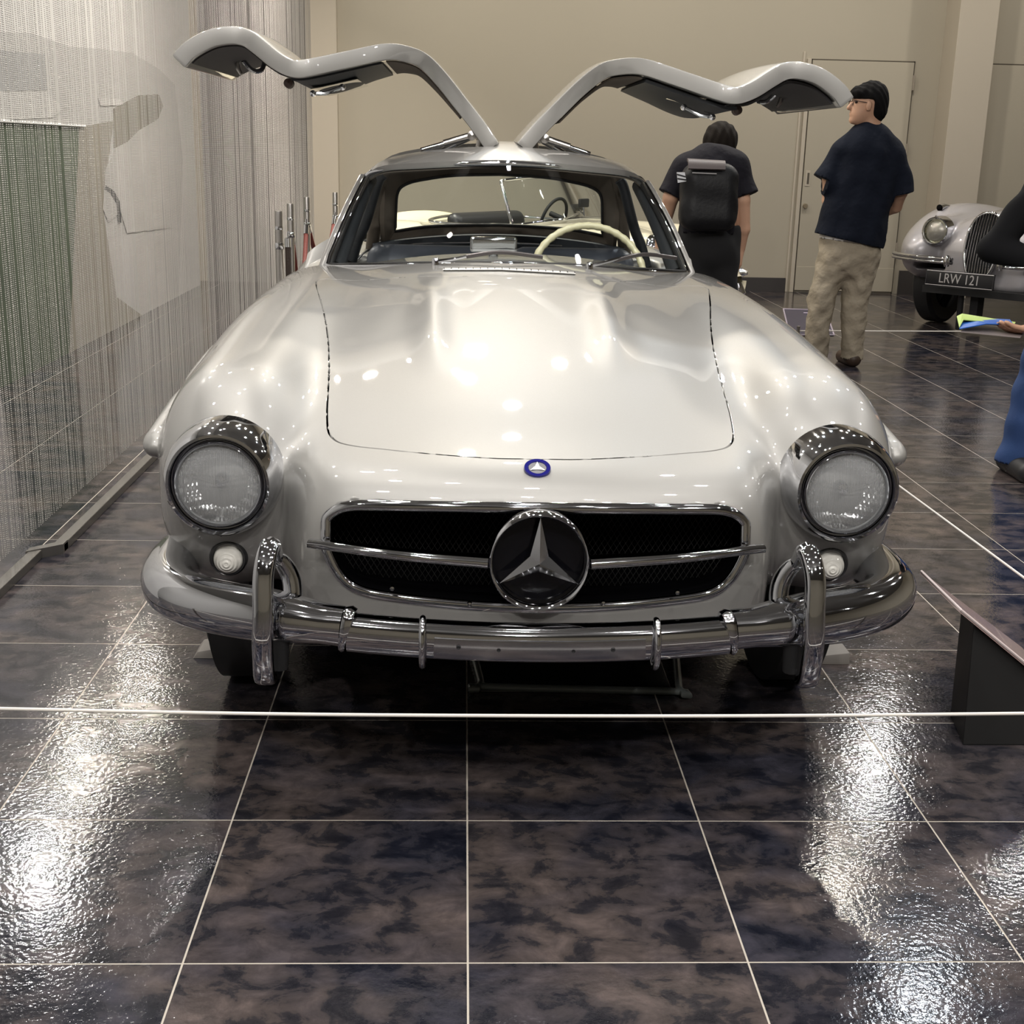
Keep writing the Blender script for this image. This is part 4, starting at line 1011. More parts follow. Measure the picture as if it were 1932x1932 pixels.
obj('snap_hook', B().tube([(0, 0, .775), (0, .012, .80), (0, .025, .805)], .005, 8).me('hook'), MT_CHROME, t)

# ---------------------------------------------------------------- the silver roadster on the right
JX, JY = 3.74, 9.30; JR = radians(47)
jag = thing('silver_roadster', 'silver vintage roadster with oval slatted grille and dark number plate, facing the hall', 'car', (JX, JY, 0), -JR)
JP = paint_mat('roadster_silver', (.52, .50, .52), .38, .45)
jz = nspl([-.2, .0, .15, .5, 1.0, 1.6, 2.4], [.60, .72, .82, .90, .95, .97, .98])
jf = nspl([-.2, .0, .3, .7, 1.2, 1.8, 2.4], [.74, .78, .86, .92, .90, .82, .72])
def jag_f(p):
    x = np.abs(p[0]); y = p[1]; z = p[2]
    # central bonnet: narrow, crowned
    top = jz(y)-.55*(x/.5)**2*.28-.9*np.clip(x-.2, 0, 1)**2
    a = smax(z-top, .03+.14*(np.clip(.72-z, -.2, .6))**2*0+.35*x*x-y+.12*np.clip(z-.6, 0, 1), .14)
    a = smax(a, x-.34-.08*np.clip(y, 0, 2), .12)
    a = smax(a, .33-z, .08)
    # wing
    zt = jf(y); xc = .55; rx = np.where(x > xc, .225, .22); rz = np.where(z > .58, zt-.58, .25)
    e = ((np.abs(x-xc)/rx)**2.3+(np.abs(z-.58)/rz)**2.3)**(1/2.3)
    ey = np.clip((.62-y)/.62, 0, 3); e = (e**2.3+ey**2.3)**(1/2.3)
    d = smin(a, (e-1)*.2, .13)
    # headlamp pod faired into the wing
    d = smin(d, cone([x, y, z], (.40, .14, .735), (.42, .75, .80), .108, .05), .05)
    wh = np.maximum(np.sqrt((y-.62)**2+(z-.34)**2)-.37, .42-x); d = smax(d, -wh, .02)
    # air slots below the bumper
    d = smax(d, -boxd([x, y, z], (.42, .05, .475), (.12, .30, .022), .02), .01)
    return np.maximum(d, np.maximum(y-2.2, .30-z))
sdf_obj('body', jag_f, (-.82, -.12, .28), (.82, 2.24, 1.06), .016, JP, jag)
def jcab(p):
    x = np.abs(p[0]); y = p[1]; z = p[2]
    zt = np.interp(y, [2.0, 2.4, 2.8, 3.2, 3.7], [.86, .78, .74, .84, .52]); w = np.interp(y, [2.0, 2.8, 3.2, 3.7], [.76, .74, .70, .35])
    d = ((x/w)**4+(np.abs(z-.52)/np.where(z > .52, zt-.52+.02, .22))**3)**(1/3.3)
    d = (d-1)*.3
    d = smax(d, -boxd([x, y, z], (0, 2.75, .85), (.55, .5, .4), .1), .05)
    wh = np.maximum(np.sqrt((y-2.9)**2+(z-.34)**2)-.37, .5-x); d = smax(d, -wh, .02)
    return np.maximum(d, 2.18-y)
sdf_obj('rear_body', jcab, (-.8, 2.14, .26), (.8, 3.76, .95), .035, JP, jag)
# slatted oval grille
gsn = 13; gz0, gz1 = .40, .885
gl = B().lathe([(0, 0), (.1, 0)], 4, (0, 0, 0))
oval = []
for k in range(40):
    a = 2*pi*k/40; z = (gz0+gz1)/2+(gz1-gz0)/2*sin(a); w = (.110+.036*(z-gz0)/(gz1-gz0))*abs(cos(a))**.8*(1 if cos(a) > 0 else -1)
    oval.append(np.array((w, -.035+.10*((z-gz0)/(gz1-gz0))**2+.35*w*w, z)))
gr = obj('grille', B().tube(oval, .012, 10, closed=True).me('oval'), MT_CHROME, jag)
obj('grille_backing', B().add([v+np.array((0, .012, 0)) for v in oval], [tuple(range(40))]).me('gback', False), MT_BLACK, gr)
for k in range(gsn):
    x = -.122+.244*k/(gsn-1); zz = [v[2] for v in oval if abs(v[0]) >= abs(x)*.98 and v[0]*x >= -1e-9]
    if not zz: continue
    z0, z1 = min(zz), max(zz)
    P_ = [(x, -.042+.10*((z-gz0)/(gz1-gz0))**2+.35*x*x, z) for z in np.linspace(z0, z1, 9)]
    obj('grille_slat', B().tube(P_, [(.0045, .010)]*9, 8, up=(0, -1, 0)).me('slat'), MT_CHROME, gr)
for s in (-1, 1):
    c = (s*.40, .045, .735)
    h = obj('headlight', B().lathe([(.088, .0), (.094, -.012), (.102, -.008), (.108, .03), (.110, .09)], 40, c).me('jh'), MT_CHROME, jag)
    obj('lens', B().lathe([(.001, -.040), (.03, -.036), (.06, -.024), (.08, -.010), (.090, .004)], 40, c).me('jl'), glass_mat('roadster_lens', (.97, .97, .90), 1.2, .10), h)
    obj('reflector', B().lathe([(.001, .05), (.03, .045), (.05, .03), (.07, .020), (.09, .0)], 24, c).me('jr', False), M('lamp_bowl', (.74, .74, .62), .12, 1), h)
    obj('lamp_tab', B().tube([(c[0], c[1]-.005, c[2]+.09), (c[0], c[1]-.012, c[2]+.112)], .008, 8).me('tab'), MT_CHROME, h)
    # side lamp on the wing crown
    q = (s*.56, .42, float(jf(.42))+.004)
    o = obj('side_lamp', B().tube([(q[0], q[1]-.03, q[2]), (q[0], q[1]+.03, q[2]+.012), (q[0], q[1]+.16, q[2]+.008)], [.026, .022, .004], 14).me('sl'), MT_CHROME, jag)
    # twin-blade half bumper
    for dz, rr in ((.014, .013), (-.012, .013)):
        P_ = cr([(s*.17, -.095, .535+dz), (s*.30, -.085, .535+dz), (s*.50, -.045, .535+dz), (s*.66, .03, .535+dz), (s*.76, .12, .535+dz)], 6)
        bb = obj('bumper', B().tube(P_, rr, 12).me('jb'), MT_CHROME, jag)
    ob = obj('bumper_guard', B().tube([(s*.20, -.115, .50), (s*.20, -.122, .535), (s*.20, -.112, .575)], [.020, .024, .018], 14).me('jg'), MT_CHROME, jag)
    w = (s*.60, .62)
    W_ = B().lathe([(.22, -.07), (.31, -.078), (.335, -.055), (.338, .055), (.31, .078), (.22, .07)], 44, (s*.60, .62, .338), 'x')
    wh_ = obj('wheel', W_.me('jw'), MT_RUBBER, jag)
    obj('hub_cap', B().lathe([(.001, s*.08), (.1, s*.07), (.20, s*.05), (.22, s*.05)], 30, (s*.60, .62, .338), 'x').me('jc'), MT_CHROME, wh_)
    W_ = B().lathe([(.22, -.07), (.31, -.078), (.335, -.055), (.338, .055), (.31, .078), (.22, .07)], 30, (s*.58, 2.9, .338), 'x')
    obj('wheel', W_.me('jw'), MT_RUBBER, jag)
obj('bonnet_badge', B().lathe([(.030, 0), (.030, .006), (.018, .009), (0, .008)], 24, (0, .20, float(jz(.2))-.005), 'z').me('jbadge'), M('badge_metal', (.55, .42, .36), .3, .8), jag)
# number plate
npl = obj('number_plate', B().box(-.262, .262, -.006, .006, -.057, .057).me('plate', bevel=.003), M('plate_black', (.008, .008, .010), .35), jag, loc=(-.065, -.165, .415), rot=(radians(-4), 0, 0))
rimq = [(-.255, -.008, -.050), (.255, -.008, -.050), (.255, -.008, .050), (-.255, -.008, .050)]
obj('plate_border', B().tube(rimq, .0030, 4, closed=True).me('pborder', False), M('plate_silver', (.52, .50, .50), .4, .5), npl)
font('LRW 121', .098, 'plate_letters', M('plate_letter', (.50, .48, .48), .4, .4), npl, Matrix.Translation((0, -.0075, .0)) @ Matrix.Rotation(pi/2, 4, 'X'), .001, 'CENTER', .82)
obj('underbody', B().box(-.42, .42, -.02, 2.2, .29, .34).box(-.09, -.03, .1, .2, .02, .3).me('jub', False), MT_BLACK, jag)
obj('stand_bar', B().tube([(-.14, .05, .32), (-.16, .10, .03)], .022, 10).me('jst'), MT_BLACK, jag)

# ---------------------------------------------------------------- the cream roadster behind the coupe
KX, KY = 1.60, 8.60; KR = radians(54)
kar = thing('cream_roadster', 'cream open roadster with low chrome windscreen frame seen behind the coupe', 'car', (KX, KY, 0), KR)
KP = M('cream_paint', (.72, .66, .50), .3, 0, coat=1)
kz = nspl([-.1, .05, .3, .65, .95, 1.3, 1.8, 2.1, 2.5, 2.92], [.40, .58, .67, .74, .775, .77, .75, .74, .66, .42])
kw = nspl([-.1, .05, .3, .8, 1.7, 2.2, 2.6, 2.92], [.42, .60, .72, .78, .78, .76, .66, .38])
def kar_f(p):
    x = np.abs(p[0]); y = p[1]; z = p[2]
    zt, w = kz(y), kw(y)
    e = ((x/w)**3.2+(np.abs(z-.45)/np.where(z > .45, zt-.45, .20))**2.6)**(1/2.8)
    d = (e-1)*.25
    d = smin(d, cone([x, y, z], (.56, .16, .64), (.60, 1.3, .66), .125, .10), .10)
    d = smin(d, ell([x, y, z], (.54, 2.15, .54), (.20, .48, .20)), .10)
    d = smax(d, -boxd([x, y, z], (0, 1.55, .93), (.57, .43, .38), .12), .05)
    for yc in (.62, 2.22):
        wh = np.maximum(np.sqrt((y-yc)**2+(z-.32)**2)-.34, .5-x); d = smax(d, -wh, .02)
    return np.maximum(d, .24-z)
sdf_obj('body', kar_f, (-.86, -.14, .22), (.86, 2.98, .98), .026, KP, kar)
for s in (-1, 1):
    for yc in (.62, 2.22):
        obj('wheel', B().lathe([(.001, s*.07), (.19, s*.06), (.20, -.06), (.30, -.07), (.318, -.05), (.318, .05), (.30, .07), (.19, s*.07)], 36, (s*.64, yc, .318), 'x').me('kw'), MT_RUBBER, kar)
    c = (s*.56, .045, .655)
    h = obj('headlight', B().lathe([(.078, -.004), (.088, -.012), (.098, .0), (.10, .06)], 36, c).me('kh'), MT_CHROME, kar)
    obj('lens', B().lathe([(.001, -.03), (.04, -.024), (.08, 0)], 36, c).me('kl'), glass_mat('cream_lens', (.97, .98, .95), 1.2, .15), h)
    obj('reflector', B().lathe([(.001, .04), (.04, .03), (.08, .0)], 30, c).me('kr'), MT_REFL, h)
    c = (s*.60, .02, .45)
    obj('turn_lamp', B().lathe([(.001, -.075), (.012, -.07), (.022, -.045), (.034, -.03), (.036, -.02), (.036, .05)], 24, c).me('kt'), MT_CHROME, kar)
    obj('bumper_guard', B().tube([(s*.34, -.10, .28), (s*.34, -.125, .34), (s*.34, -.10, .40)], [.03, .036, .028], 14).me('kg'), MT_CHROME, kar)
    obj('tail_lamp', B().lathe([(.001, .035), (.03, .03), (.035, 0)], 16, (s*.50, 2.74, .54)).me('ktl'), M('red_lamp', (.35, .02, .015), .2), kar)
obj('bumper', B().tube(cr([(-.66, .12, .34), (-.5, -.05, .33), (-.2, -.12, .33), (.2, -.12, .33), (.5, -.05, .33), (.66, .12, .34)], 6), [(.018, .035)]*31, 12, up=(0, 0, 1)).me('kb'), MT_CHROME, kar)
gk = obj('grille', B().tube(cr([(-.17, -.06, .44), (0, -.08, .42), (.17, -.06, .44), (.18, -.03, .52), (0, -.04, .56), (-.18, -.03, .52)], 5, True), .010, 8, closed=True).me('kgr'), MT_CHROME, kar)
for k in range(9):
    obj('grille_bar', B().tube([(-.15+.0375*k, -.07, .44), (-.15+.0375*k, -.055, .54)], .008, 8).me('kgb'), MT_CHROME, gk)
# windscreen frame with wipers, mirror, steering wheel, cockpit
wsb = [(-.60, 1.14, .755), (-.40, 1.00, .785), (0, .94, .80), (.40, 1.00, .785), (.60, 1.14, .755)]
wst = [(-.57, 1.26, 1.045), (-.38, 1.15, 1.07), (0, 1.10, 1.075), (.38, 1.15, 1.07), (.57, 1.26, 1.045)]
A_, B2 = cr(wsb, 6), cr(wst, 6)
fk = obj('windscreen_frame', B().tube(A_+B2[::-1], .012, 10, closed=True).me('kwf', angle=70), MT_CHROME, kar)
obj('windscreen', B().grid(lambda u, v: tuple(A_[min(24, int(u*24+.5))]*(1-v)+B2[min(24, int(u*24+.5))]*v), 25, 2).me('kws'), MT_GLASS, fk)
obj('mirror', B().box(-.06, .06, -.012, .012, -.03, .03).me('kmir', bevel=.01), MT_BLACK, kar, loc=(.02, .96, .90))
obj('mirror_stem', B().tube([(.02, .95, .80), (.02, .96, .88)], .006, 8).me('kms'), MT_CHROME, kar)
for x0 in (-.30, .22):
    w_ = obj('wiper', B().tube([(x0, .92, .80), (x0+.15, .94, .825), (x0+.34, .97, .835)], .006, 8).me('kwi'), MT_CHROME, kar)
ks = obj('steering_wheel', B().tube([(.30+.16*cos(a), 1.38-.05*sin(a), .76+.15*sin(a)) for a in np.linspace(0, 2*pi, 41)[:-1]], .012, 10, closed=True).me('ksw'), MT_BLACK, kar)
obj('wheel_column', B().tube([(.32, 1.42, .80), (.32, 1.10, .70)], .02, 10).me('kcol'), MT_BLACK, ks)
obj('cockpit_rim', B().tube(cr([(-.60, 1.16, .755), (-.61, 1.5, .745), (-.57, 1.85, .75), (-.3, 1.98, .765), (0, 2.01, .77), (.3, 1.98, .765), (.57, 1.85, .75), (.61, 1.5, .745), (.60, 1.16, .755)], 6), .011, 10).me('kcr'), MT_CHROME, kar)
obj('cockpit_trim', B().grid(lambda u, v: ((-1+2*u)*.56, 1.2+.75*v, .68-.05*sin(pi*v)), 9, 9).me('kct', solid=.02), MT_BLACK, kar)
def cover(p): return ell(p, (-.05, 2.34, .715), (.46, .20, .075))
sdf_obj('top_cover', cover, (-.6, 2.05, .60), (.5, 2.62, .85), .03, M('cream_canvas', (.72, .62, .42), .8), kar)
sdf_obj('seat', lambda p: boxd([p[0], p[1]-.2*(p[2]-.7), p[2]], (-.05, 1.72, .675), (.44, .06, .135), .055), (-.62, 1.5, .52), (.52, 1.98, .90), .03, M('dark_seat', (.02, .02, .022), .4), kar)
# ---------------------------------------------------------------- visitors
SKIN = M('skin', (.56, .33, .22), .5, spec=.35)
def hand_sdf(p, w, d, t, n, curl=.5, s=1.0):
    # w wrist, d towards the fingertips, t towards the thumb, n out of the palm
    w, d, t, n = [np.array(v, float) for v in (w, d, t, n)]
    d /= np.linalg.norm(d); t = t-d*(t @ d); t /= np.linalg.norm(t); n = np.cross(d, t)*(1 if np.cross(d, t) @ n > 0 else -1)
    f = cone(p, w, w+d*.03*s, .024*s, .024*s)
    for k in (-1.5, -.5, .5, 1.5): f = smin(f, cone(p, w+d*.025*s+t*.008*k*s, w+d*.085*s+t*.0185*k*s, .016*s, .0125*s), .012)
    for k, L in zip((1.5, .5, -.5, -1.5), (.070, .079, .074, .058)):
        a = w+d*.088*s+t*.0185*k*s; c1 = curl*.7; c2 = curl*1.5
        b = a+(d*cos(c1)+n*sin(c1))*L*.45*s; e = b+(d*cos(c2)+n*sin(c2))*L*.55*s
        f = np.minimum(f, np.minimum(cone(p, a, b, .0100*s, .0090*s), cone(p, b, e, .0090*s, .0072*s)))
    a = w+d*.03*s+t*.024*s; b = a+(d*.6+t*.65+n*.2)*.04*s; e = b+(d*.85+t*.15+n*.45*curl)*.034*s
    return smin(f, np.minimum(cone(p, a, b, .0135*s, .0115*s), cone(p, b, e, .0110*s, .0085*s)), .008)
def flat(p, k, y0=0.0): return [p[0], (p[1]-y0)*k+y0, p[2]]
def wrinkle(p, a, f1, f2, ph=0): return a*np.sin(p[2]*f1+p[0]*f2+ph+1.3*np.sin(p[0]*19+p[1]*15+ph))*np.sin(p[2]*f1*.37+p[1]*f2+ph*2)

# --- man in navy shirt and khaki trousers, seen from behind, head turned left
O1 = np.array((2.37, 7.86, 0))
def n(px, py, dy=0.0): return at_y(px, py, O1[1]+dy)-O1
hd = n(1637, 197)
def navy_skin(p):
    f = ell(p, hd+np.array((.004, 0, .012)), (.092, .076, .108))
    f = smin(f, ell(p, hd+np.array((-.045, 0, -.055)), (.055, .055, .065)), .04)      # jaw, facing left
    f = smin(f, cone(p, hd+np.array((-.088, 0, .012)), hd+np.array((-.110, 0, -.022)), .011, .013), .015)   # nose
    f = smin(f, ell(p, hd+np.array((-.088, 0, -.058)), (.012, .02, .012)), .012)      # lips
    f = smin(f, ell(p, hd+np.array((-.080, 0, -.092)), (.022, .026, .020)), .02)      # chin
    f = smin(f, ell(p, hd+np.array((-.016, -.078, -.012)), (.017, .010, .030)), .006)  # ear towards us
    f = smin(f, ell(p, hd+np.array((-.016, .078, -.012)), (.017, .010, .030)), .006)
    f = smin(f, cone(p, hd+np.array((.02, .0, -.06)), n(1646, 262), .054, .062), .03)
    q = flat(p, 1.5); f = smin(f, cone(q, n(1640, 295), n(1606, 450), .165, .15), .05)
    for a, b, c in ((n(1586, 292), n(1566, 338), n(1563, 378, .02)), (n(1692, 302), n(1698, 362), n(1690, 390, .08))):
        f = smin(f, cone(p, a, b, .052, .046), .03); f = smin(f, cone(p, b, c, .044, .037), .015)
    f = smin(f, cone(p, n(1563, 378, .02), n(1588, 405, .20), .037, .028), .015)
    f = smin(f, cone(p, n(1690, 390, .08), n(1650, 408, .22), .037, .028), .015)
    f = smin(f, hand_sdf(p, n(1588, 405, .20), (.9, .3, -.1), (0, .2, 1), (0, 1, 0), .7), .01)
    f = smin(f, hand_sdf(p, n(1650, 408, .22), (-.9, .3, -.1), (0, .2, 1), (0, 1, 0), .7), .01)
    for s_, k, e in LEGS1: f = smin(f, cone(p, s_, k, .07, .05), .03); f = smin(f, cone(p, k, e, .05, .035), .02)
    return f
LEGS1 = [(n(1577, 480), n(1548, 570, -.02), np.array(n(1541, 660, -.02))), (n(1628, 482), n(1612, 575, -.01), np.array(n(1608, 668)))]
LEGS1 = [(a, b, np.array((c[0], c[1], .07))) for a, b, c in LEGS1]
P_, F_, N_ = sdf_mesh(navy_skin, (-.42, -.25, .03), (.42, .55, 1.78), .0085)
man1 = tag(obj('person', mesh('person', P_, F_, True, N_), SKIN, None, loc=O1), 'person in navy short-sleeved shirt and khaki trousers standing with back turned', 'person')
def navy_hair(p):
    f = ell(p, hd+np.array((.020, 0, .030)), (.102, .090, .105))
    f = smin(f, ell(p, hd+np.array((.055, 0, -.02)), (.062, .076, .085)), .03)
    f = smin(f, ell(p, hd+np.array((-.055, 0, .062)), (.052, .074, .042)), .03)
    f = f+.003*np.sin(p[0]*130+p[2]*60)*np.sin(p[1]*110+p[2]*40)
    face = boxd(p, hd+np.array((-.10, 0, -.055)), (.118, .2, .082), .02)
    ear = ell(p, hd+np.array((-.018, -.078, -.008)), (.022, .03, .034))
    return smax(smax(f, -face, .012), -ear, .006)
sdf_obj('hair', navy_hair, (hd[0]-.15, hd[1]-.13, hd[2]-.16), (hd[0]+.16, hd[1]+.13, hd[2]+.17), .007, M('black_hair', (.006, .0055, .0055), .8, spec=.12, bump=(220, .5, .004)), man1)
g_ = B()
for s_ in (-1, 1):
    c = hd+np.array((-.098, s_*.034, .012))
    g_.tube([c+np.array((.004*cos(a), .027*cos(a), .018*sin(a))) for a in np.linspace(0, 2*pi, 21)[:-1]], .0025, 6, closed=True)
    g_.tube([c+np.array((.0, s_*.026, .006)), hd+np.array((-.06, s_*.074, .012)), hd+np.array((-.012, s_*.082, .004))], .0025, 6)
g_.tube([hd+np.array((-.099, -.008, .014)), hd+np.array((-.099, .008, .014))], .0025, 6)
obj('glasses', g_.me('glasses'), M('glasses_brown', (.06, .03, .02), .3), man1)
for s_ in (-1, 1): obj('eye', B().lathe([(.001, -.011), (.008, -.008), (.011, 0), (.008, .008), (.001, .011)], 12, hd+np.array((-.078, s_*.034, .012))).me('eye'), M('eye_dark', (.03, .02, .02), .2), man1)
tb, hb_ = n(1638, 288), n(1604, 445)
def navy_shirt(p):
    q = flat(p, 1.45)
    f = cone(q, tb+np.array((0, 0, -.02)), hb_, .195, .215)
    f = smin(f, cone(p, n(1597, 283), n(1684, 296), .062, .062), .10)
    f = smin(f, cone(p, n(1588, 290), n(1561, 342), .066, .086), .05)
    f = smin(f, cone(p, n(1690, 300), n(1699, 366), .066, .080), .05)
    f = smin(f, cone(p, n(1642, 262), n(1644, 244), .070, .062), .04)           # collar
    f = f+wrinkle(p, .006, 26, 14)+.004*np.sin((p[0]-.3*p[2])*45)
    # open sleeve ends, collar and hem
    A1, A2 = n(1588, 290), n(1561, 342); d1 = (A2-A1)/np.linalg.norm(A2-A1)
    B1_, B2_ = n(1690, 300), n(1699, 366); d2 = (B2_-B1_)/np.linalg.norm(B2_-B1_)
    sl1 = np.where(p[0] < A2[0]+.10, (p[0]-A2[0])*d1[0]+(p[1]-A2[1])*d1[1]+(p[2]-A2[2])*d1[2], -1)
    sl2 = np.where(p[0] > B2_[0]-.075, (p[0]-B2_[0])*d2[0]+(p[1]-B2_[1])*d2[1]+(p[2]-B2_[2])*d2[2], -1)
    z0 = n(1540, 440)[2]; z1 = n(1655, 468)[2]; hem = z0+(z1-z0)*np.clip((p[0]-n(1540, 440)[0])/(.40), -.2, 1.1)
    f = np.maximum(f, hem-p[2])
    far1 = np.sqrt((p[0]-tb[0]-(hb_-tb)[0]*np.clip((tb[2]-p[2])/(tb[2]-hb_[2]), 0, 1.1))**2)
    f = np.where((far1 > .225) & (p[0] < tb[0]), np.maximum(f, sl1), f)
    f = np.where((far1 > .205) & (p[0] > tb[0]), np.maximum(f, sl2), f)
    return f
sdf_obj('shirt', navy_shirt, (-.46, -.30, .70), (.46, .30, 1.50), .010, M('navy_cotton', (.006, .0085, .017), .85, bump=(9, .5, .03), spec=.2), man1)
def under(p):
    f = cone(flat(p, 1.45), tb, hb_+np.array((.01, 0, -.01)), .17, .195)
    z0 = n(1545, 449)[2]; z1 = n(1640, 460)[2]
    return np.maximum(f, np.maximum(z0+(z1-z0)*(p[0]-n(1545, 449)[0])/.32-p[2], p[2]-1.0))
sdf_obj('undershirt', under, (-.40, -.26, .68), (.40, .26, 1.02), .011, M('white_cotton', (.62, .60, .57), .8), man1)
def khaki(p):
    f = cone(flat(p, 1.35), n(1600, 452), n(1602, 478), .165, .175)
    for a, b, c in LEGS1:
        f = smin(f, cone(p, a, b, .102, .078), .05); f = smin(f, cone(p, b, np.array((c[0], c[1], .02)), .076, .068), .03)
    f = f+wrinkle(p, .005, 22, 30)+wrinkle(p, .004, 48, -35, 1.0)+.004*np.sin(p[2]*38+p[0]*50+2*np.sin(p[1]*30))*np.sin(p[2]*9+p[0]*7)
    return np.maximum(f, np.maximum(.045-p[2], p[2]-n(1600, 446)[2]))
sdf_obj('trousers', khaki, (-.42, -.28, .03), (.38, .26, .92), .010, M('khaki_cotton', (.34, .29, .215), .85, bump=(14, .6, .03)), man1)
for a, b, c in LEGS1:
    sdf_obj('shoe', lambda p: np.maximum(smin(cone(p, (c[0], c[1]-.03, .045), (c[0]-.01, c[1]+.17, .035), .048, .042), cone(p, (c[0], c[1], .06), (c[0], c[1], .10), .045, .045), .03), -p[2]), (c[0]-.10, c[1]-.12, -.01), (c[0]+.10, c[1]+.26, .14), .012, M('brown_shoe', (.05, .03, .02), .5), man1)

# --- man with a black backpack, bending forward
O2 = np.array((1.36, 6.95, 0))
def b_(px, py, dy=0.0): return at_y(px, py, O2[1]+dy)-O2
hd2 = b_(1358, 272, .20)
LEGS2 = [(b_(1318, 440, .02), b_(1316, 560, .05)), (b_(1360, 440, .02), b_(1362, 560, .05))]
LEGS2 = [(a, np.array((b[0], b[1], .46)), np.array((b[0], b[1]-.04, .07))) for a, b in LEGS2]
RW_ = b_(1397, 468, .05)
def bag_skin(p):
    f = ell(p, hd2, (.076, .094, .105))
    f = smin(f, cone(p, hd2+np.array((0, -.01, -.06)), b_(1352, 318, .08), .052, .062), .03)
    for s_ in (-1, 1): f = smin(f, ell(p, hd2+np.array((s_*.077, .0, -.025)), (.010, .017, .028)), .006)
    f = smin(f, cone(p, hd2+np.array((0, .09, -.02)), hd2+np.array((0, .105, -.04)), .012, .013), .015)
    f = smin(f, cone(flat(p, 1.4), b_(1345, 335, .06), b_(1338, 450), .15, .14), .05)
    f = smin(f, cone(p, b_(1392, 315, .04), b_(1400, 378, .0), .048, .042), .03); f = smin(f, cone(p, b_(1400, 378), b_(1402, 432, .02), .042, .037), .015)
    f = smin(f, cone(p, b_(1402, 432, .02), RW_, .036, .026), .015)
    f = smin(f, hand_sdf(p, RW_, (-.12, .15, -1), (-.3, .9, 0), (-1, 0, 0), .35), .01)
    f = smin(f, cone(p, b_(1287, 315, .04), b_(1266, 372, .04), .048, .042), .03); f = smin(f, cone(p, b_(1266, 372, .04), b_(1246, 452, .16), .042, .028), .015)
    f = smin(f, hand_sdf(p, b_(1246, 452, .16), (-.1, .3, -1), (.3, .9, 0), (1, 0, 0), .4), .01)
    for a, k, e in LEGS2: f = smin(f, cone(p, a, k, .07, .05), .03); f = smin(f, cone(p, k, e, .05, .035), .02)
    return f
P_, F_, N_ = sdf_mesh(bag_skin, (-.46, -.22, .03), (.34, .40, 1.52), .0085)
man2 = tag(obj('person', mesh('person', P_, F_, True, N_), SKIN, None, loc=O2), 'person in black clothes bending forward with a black backpack on', 'person')
def hair2(p):
    f = ell(p, hd2+np.array((0, -.012, .018)), (.092, .106, .102))
    f = smin(f, ell(p, hd2+np.array((0, -.045, -.035)), (.078, .062, .07)), .03)
    f = f+.0035*np.sin(p[0]*150)*np.sin(p[2]*50+p[1]*40)
    return smax(smax(f, -boxd(p, hd2+np.array((0, .12, -.06)), (.2, .075, .09), .02), .012), hd2[2]-.072-p[2], .015)
sdf_obj('hair', hair2, (hd2[0]-.13, hd2[1]-.16, hd2[2]-.15), (hd2[0]+.13, hd2[1]+.14, hd2[2]+.15), .007, M('dark_brown_hair', (.012, .009, .007), .8, spec=.12, bump=(220, .5, .004)), man2)
def shirt2(p):
    f = cone(flat(p, 1.35), b_(1345, 338, .07), b_(1336, 440, .02), .185, .175)
    f = smin(f, cone(p, b_(1300, 312, .06), b_(1384, 310, .06), .066, .066), .09)
    f = smin(f, cone(p, b_(1388, 314, .05), b_(1403, 366, .02), .066, .078), .05)
    f = smin(f, cone(p, b_(1290, 316, .05), b_(1267, 366, .04), .066, .074), .05)
    f = smin(f, cone(p, b_(1354, 300, .10), b_(1356, 286, .14), .066, .060), .04)
    f = f+wrinkle(p, .006, 24, 16, .7)
    for A1, A2 in ((b_(1388, 314, .05), b_(1406, 370, .02)), (b_(1290, 316, .05), b_(1264, 368, .04))):
        d1 = (A2-A1)/np.linalg.norm(A2-A1); s_ = 1 if A2[0] > 0 else -1
        cut = (p[0]-A2[0])*d1[0]+(p[1]-A2[1])*d1[1]+(p[2]-A2[2])*d1[2]
        f = np.where(s_*(p[0]-A2[0]) > -.065, np.maximum(f, cut), f)
    return np.maximum(f, b_(1336, 440)[2]-p[2])
sdf_obj('shirt', shirt2, (-.44, -.26, .74), (.34, .36, 1.32), .010, M('black_cotton', (.010, .009, .013), .85, bump=(10, .5, .03), spec=.2), man2)
def trous2(p):
    f = cone(flat(p, 1.3), b_(1337, 430, .02), b_(1338, 455, .02), .16, .165)
    for a, k, e in LEGS2: f = smin(f, cone(p, a, k, .10, .085), .05); f = smin(f, cone(p, k, (e[0], e[1], .03), .085, .075), .03)
    return np.maximum(f+wrinkle(p, .006, 30, 15), np.maximum(.045-p[2], p[2]-b_(1337, 424)[2]))
sdf_obj('trousers', trous2, (-.32, -.24, .03), (.24, .28, .92), .012, M('black_twill', (.008, .008, .009), .85), man2)
for a, k, e in LEGS2:
    sdf_obj('shoe', lambda p: np.maximum(cone(p, (e[0], e[1]-.04, .045), (e[0], e[1]+.17, .038), .050, .042), -p[2]), (e[0]-.08, e[1]-.12, -.01), (e[0]+.08, e[1]+.24, .12), .014, M('black_shoe', (.012, .012, .012), .5), man2)
bp_ = tag(obj('backpack', None, None, None, loc=O2), 'black backpack with greyish top flap worn by the bending person', 'backpack')
def packf(p):
    t_, u_ = b_(1340, 312, -.13), b_(1334, 432, -.16)
    k = np.clip((t_[2]-p[2])/(t_[2]-u_[2]), -.2, 1.2)
    cx, cy = t_[0]+(u_[0]-t_[0])*k, t_[1]+(u_[1]-t_[1])*k
    return boxd([p[0]-cx, p[1]-cy, p[2]], (0, 0, (t_[2]+u_[2])/2), (.148, .088, (t_[2]-u_[2])/2+.01), .07)+wrinkle(p, .004, 30, 22, 2.)
sdf_obj('pack_body', packf, (-.30, -.30, .70), (.22, .06, 1.30), .010, M('pack_nylon', (.005, .005, .006), .5, spec=.25, bump=(60, .3, .004)), bp_)
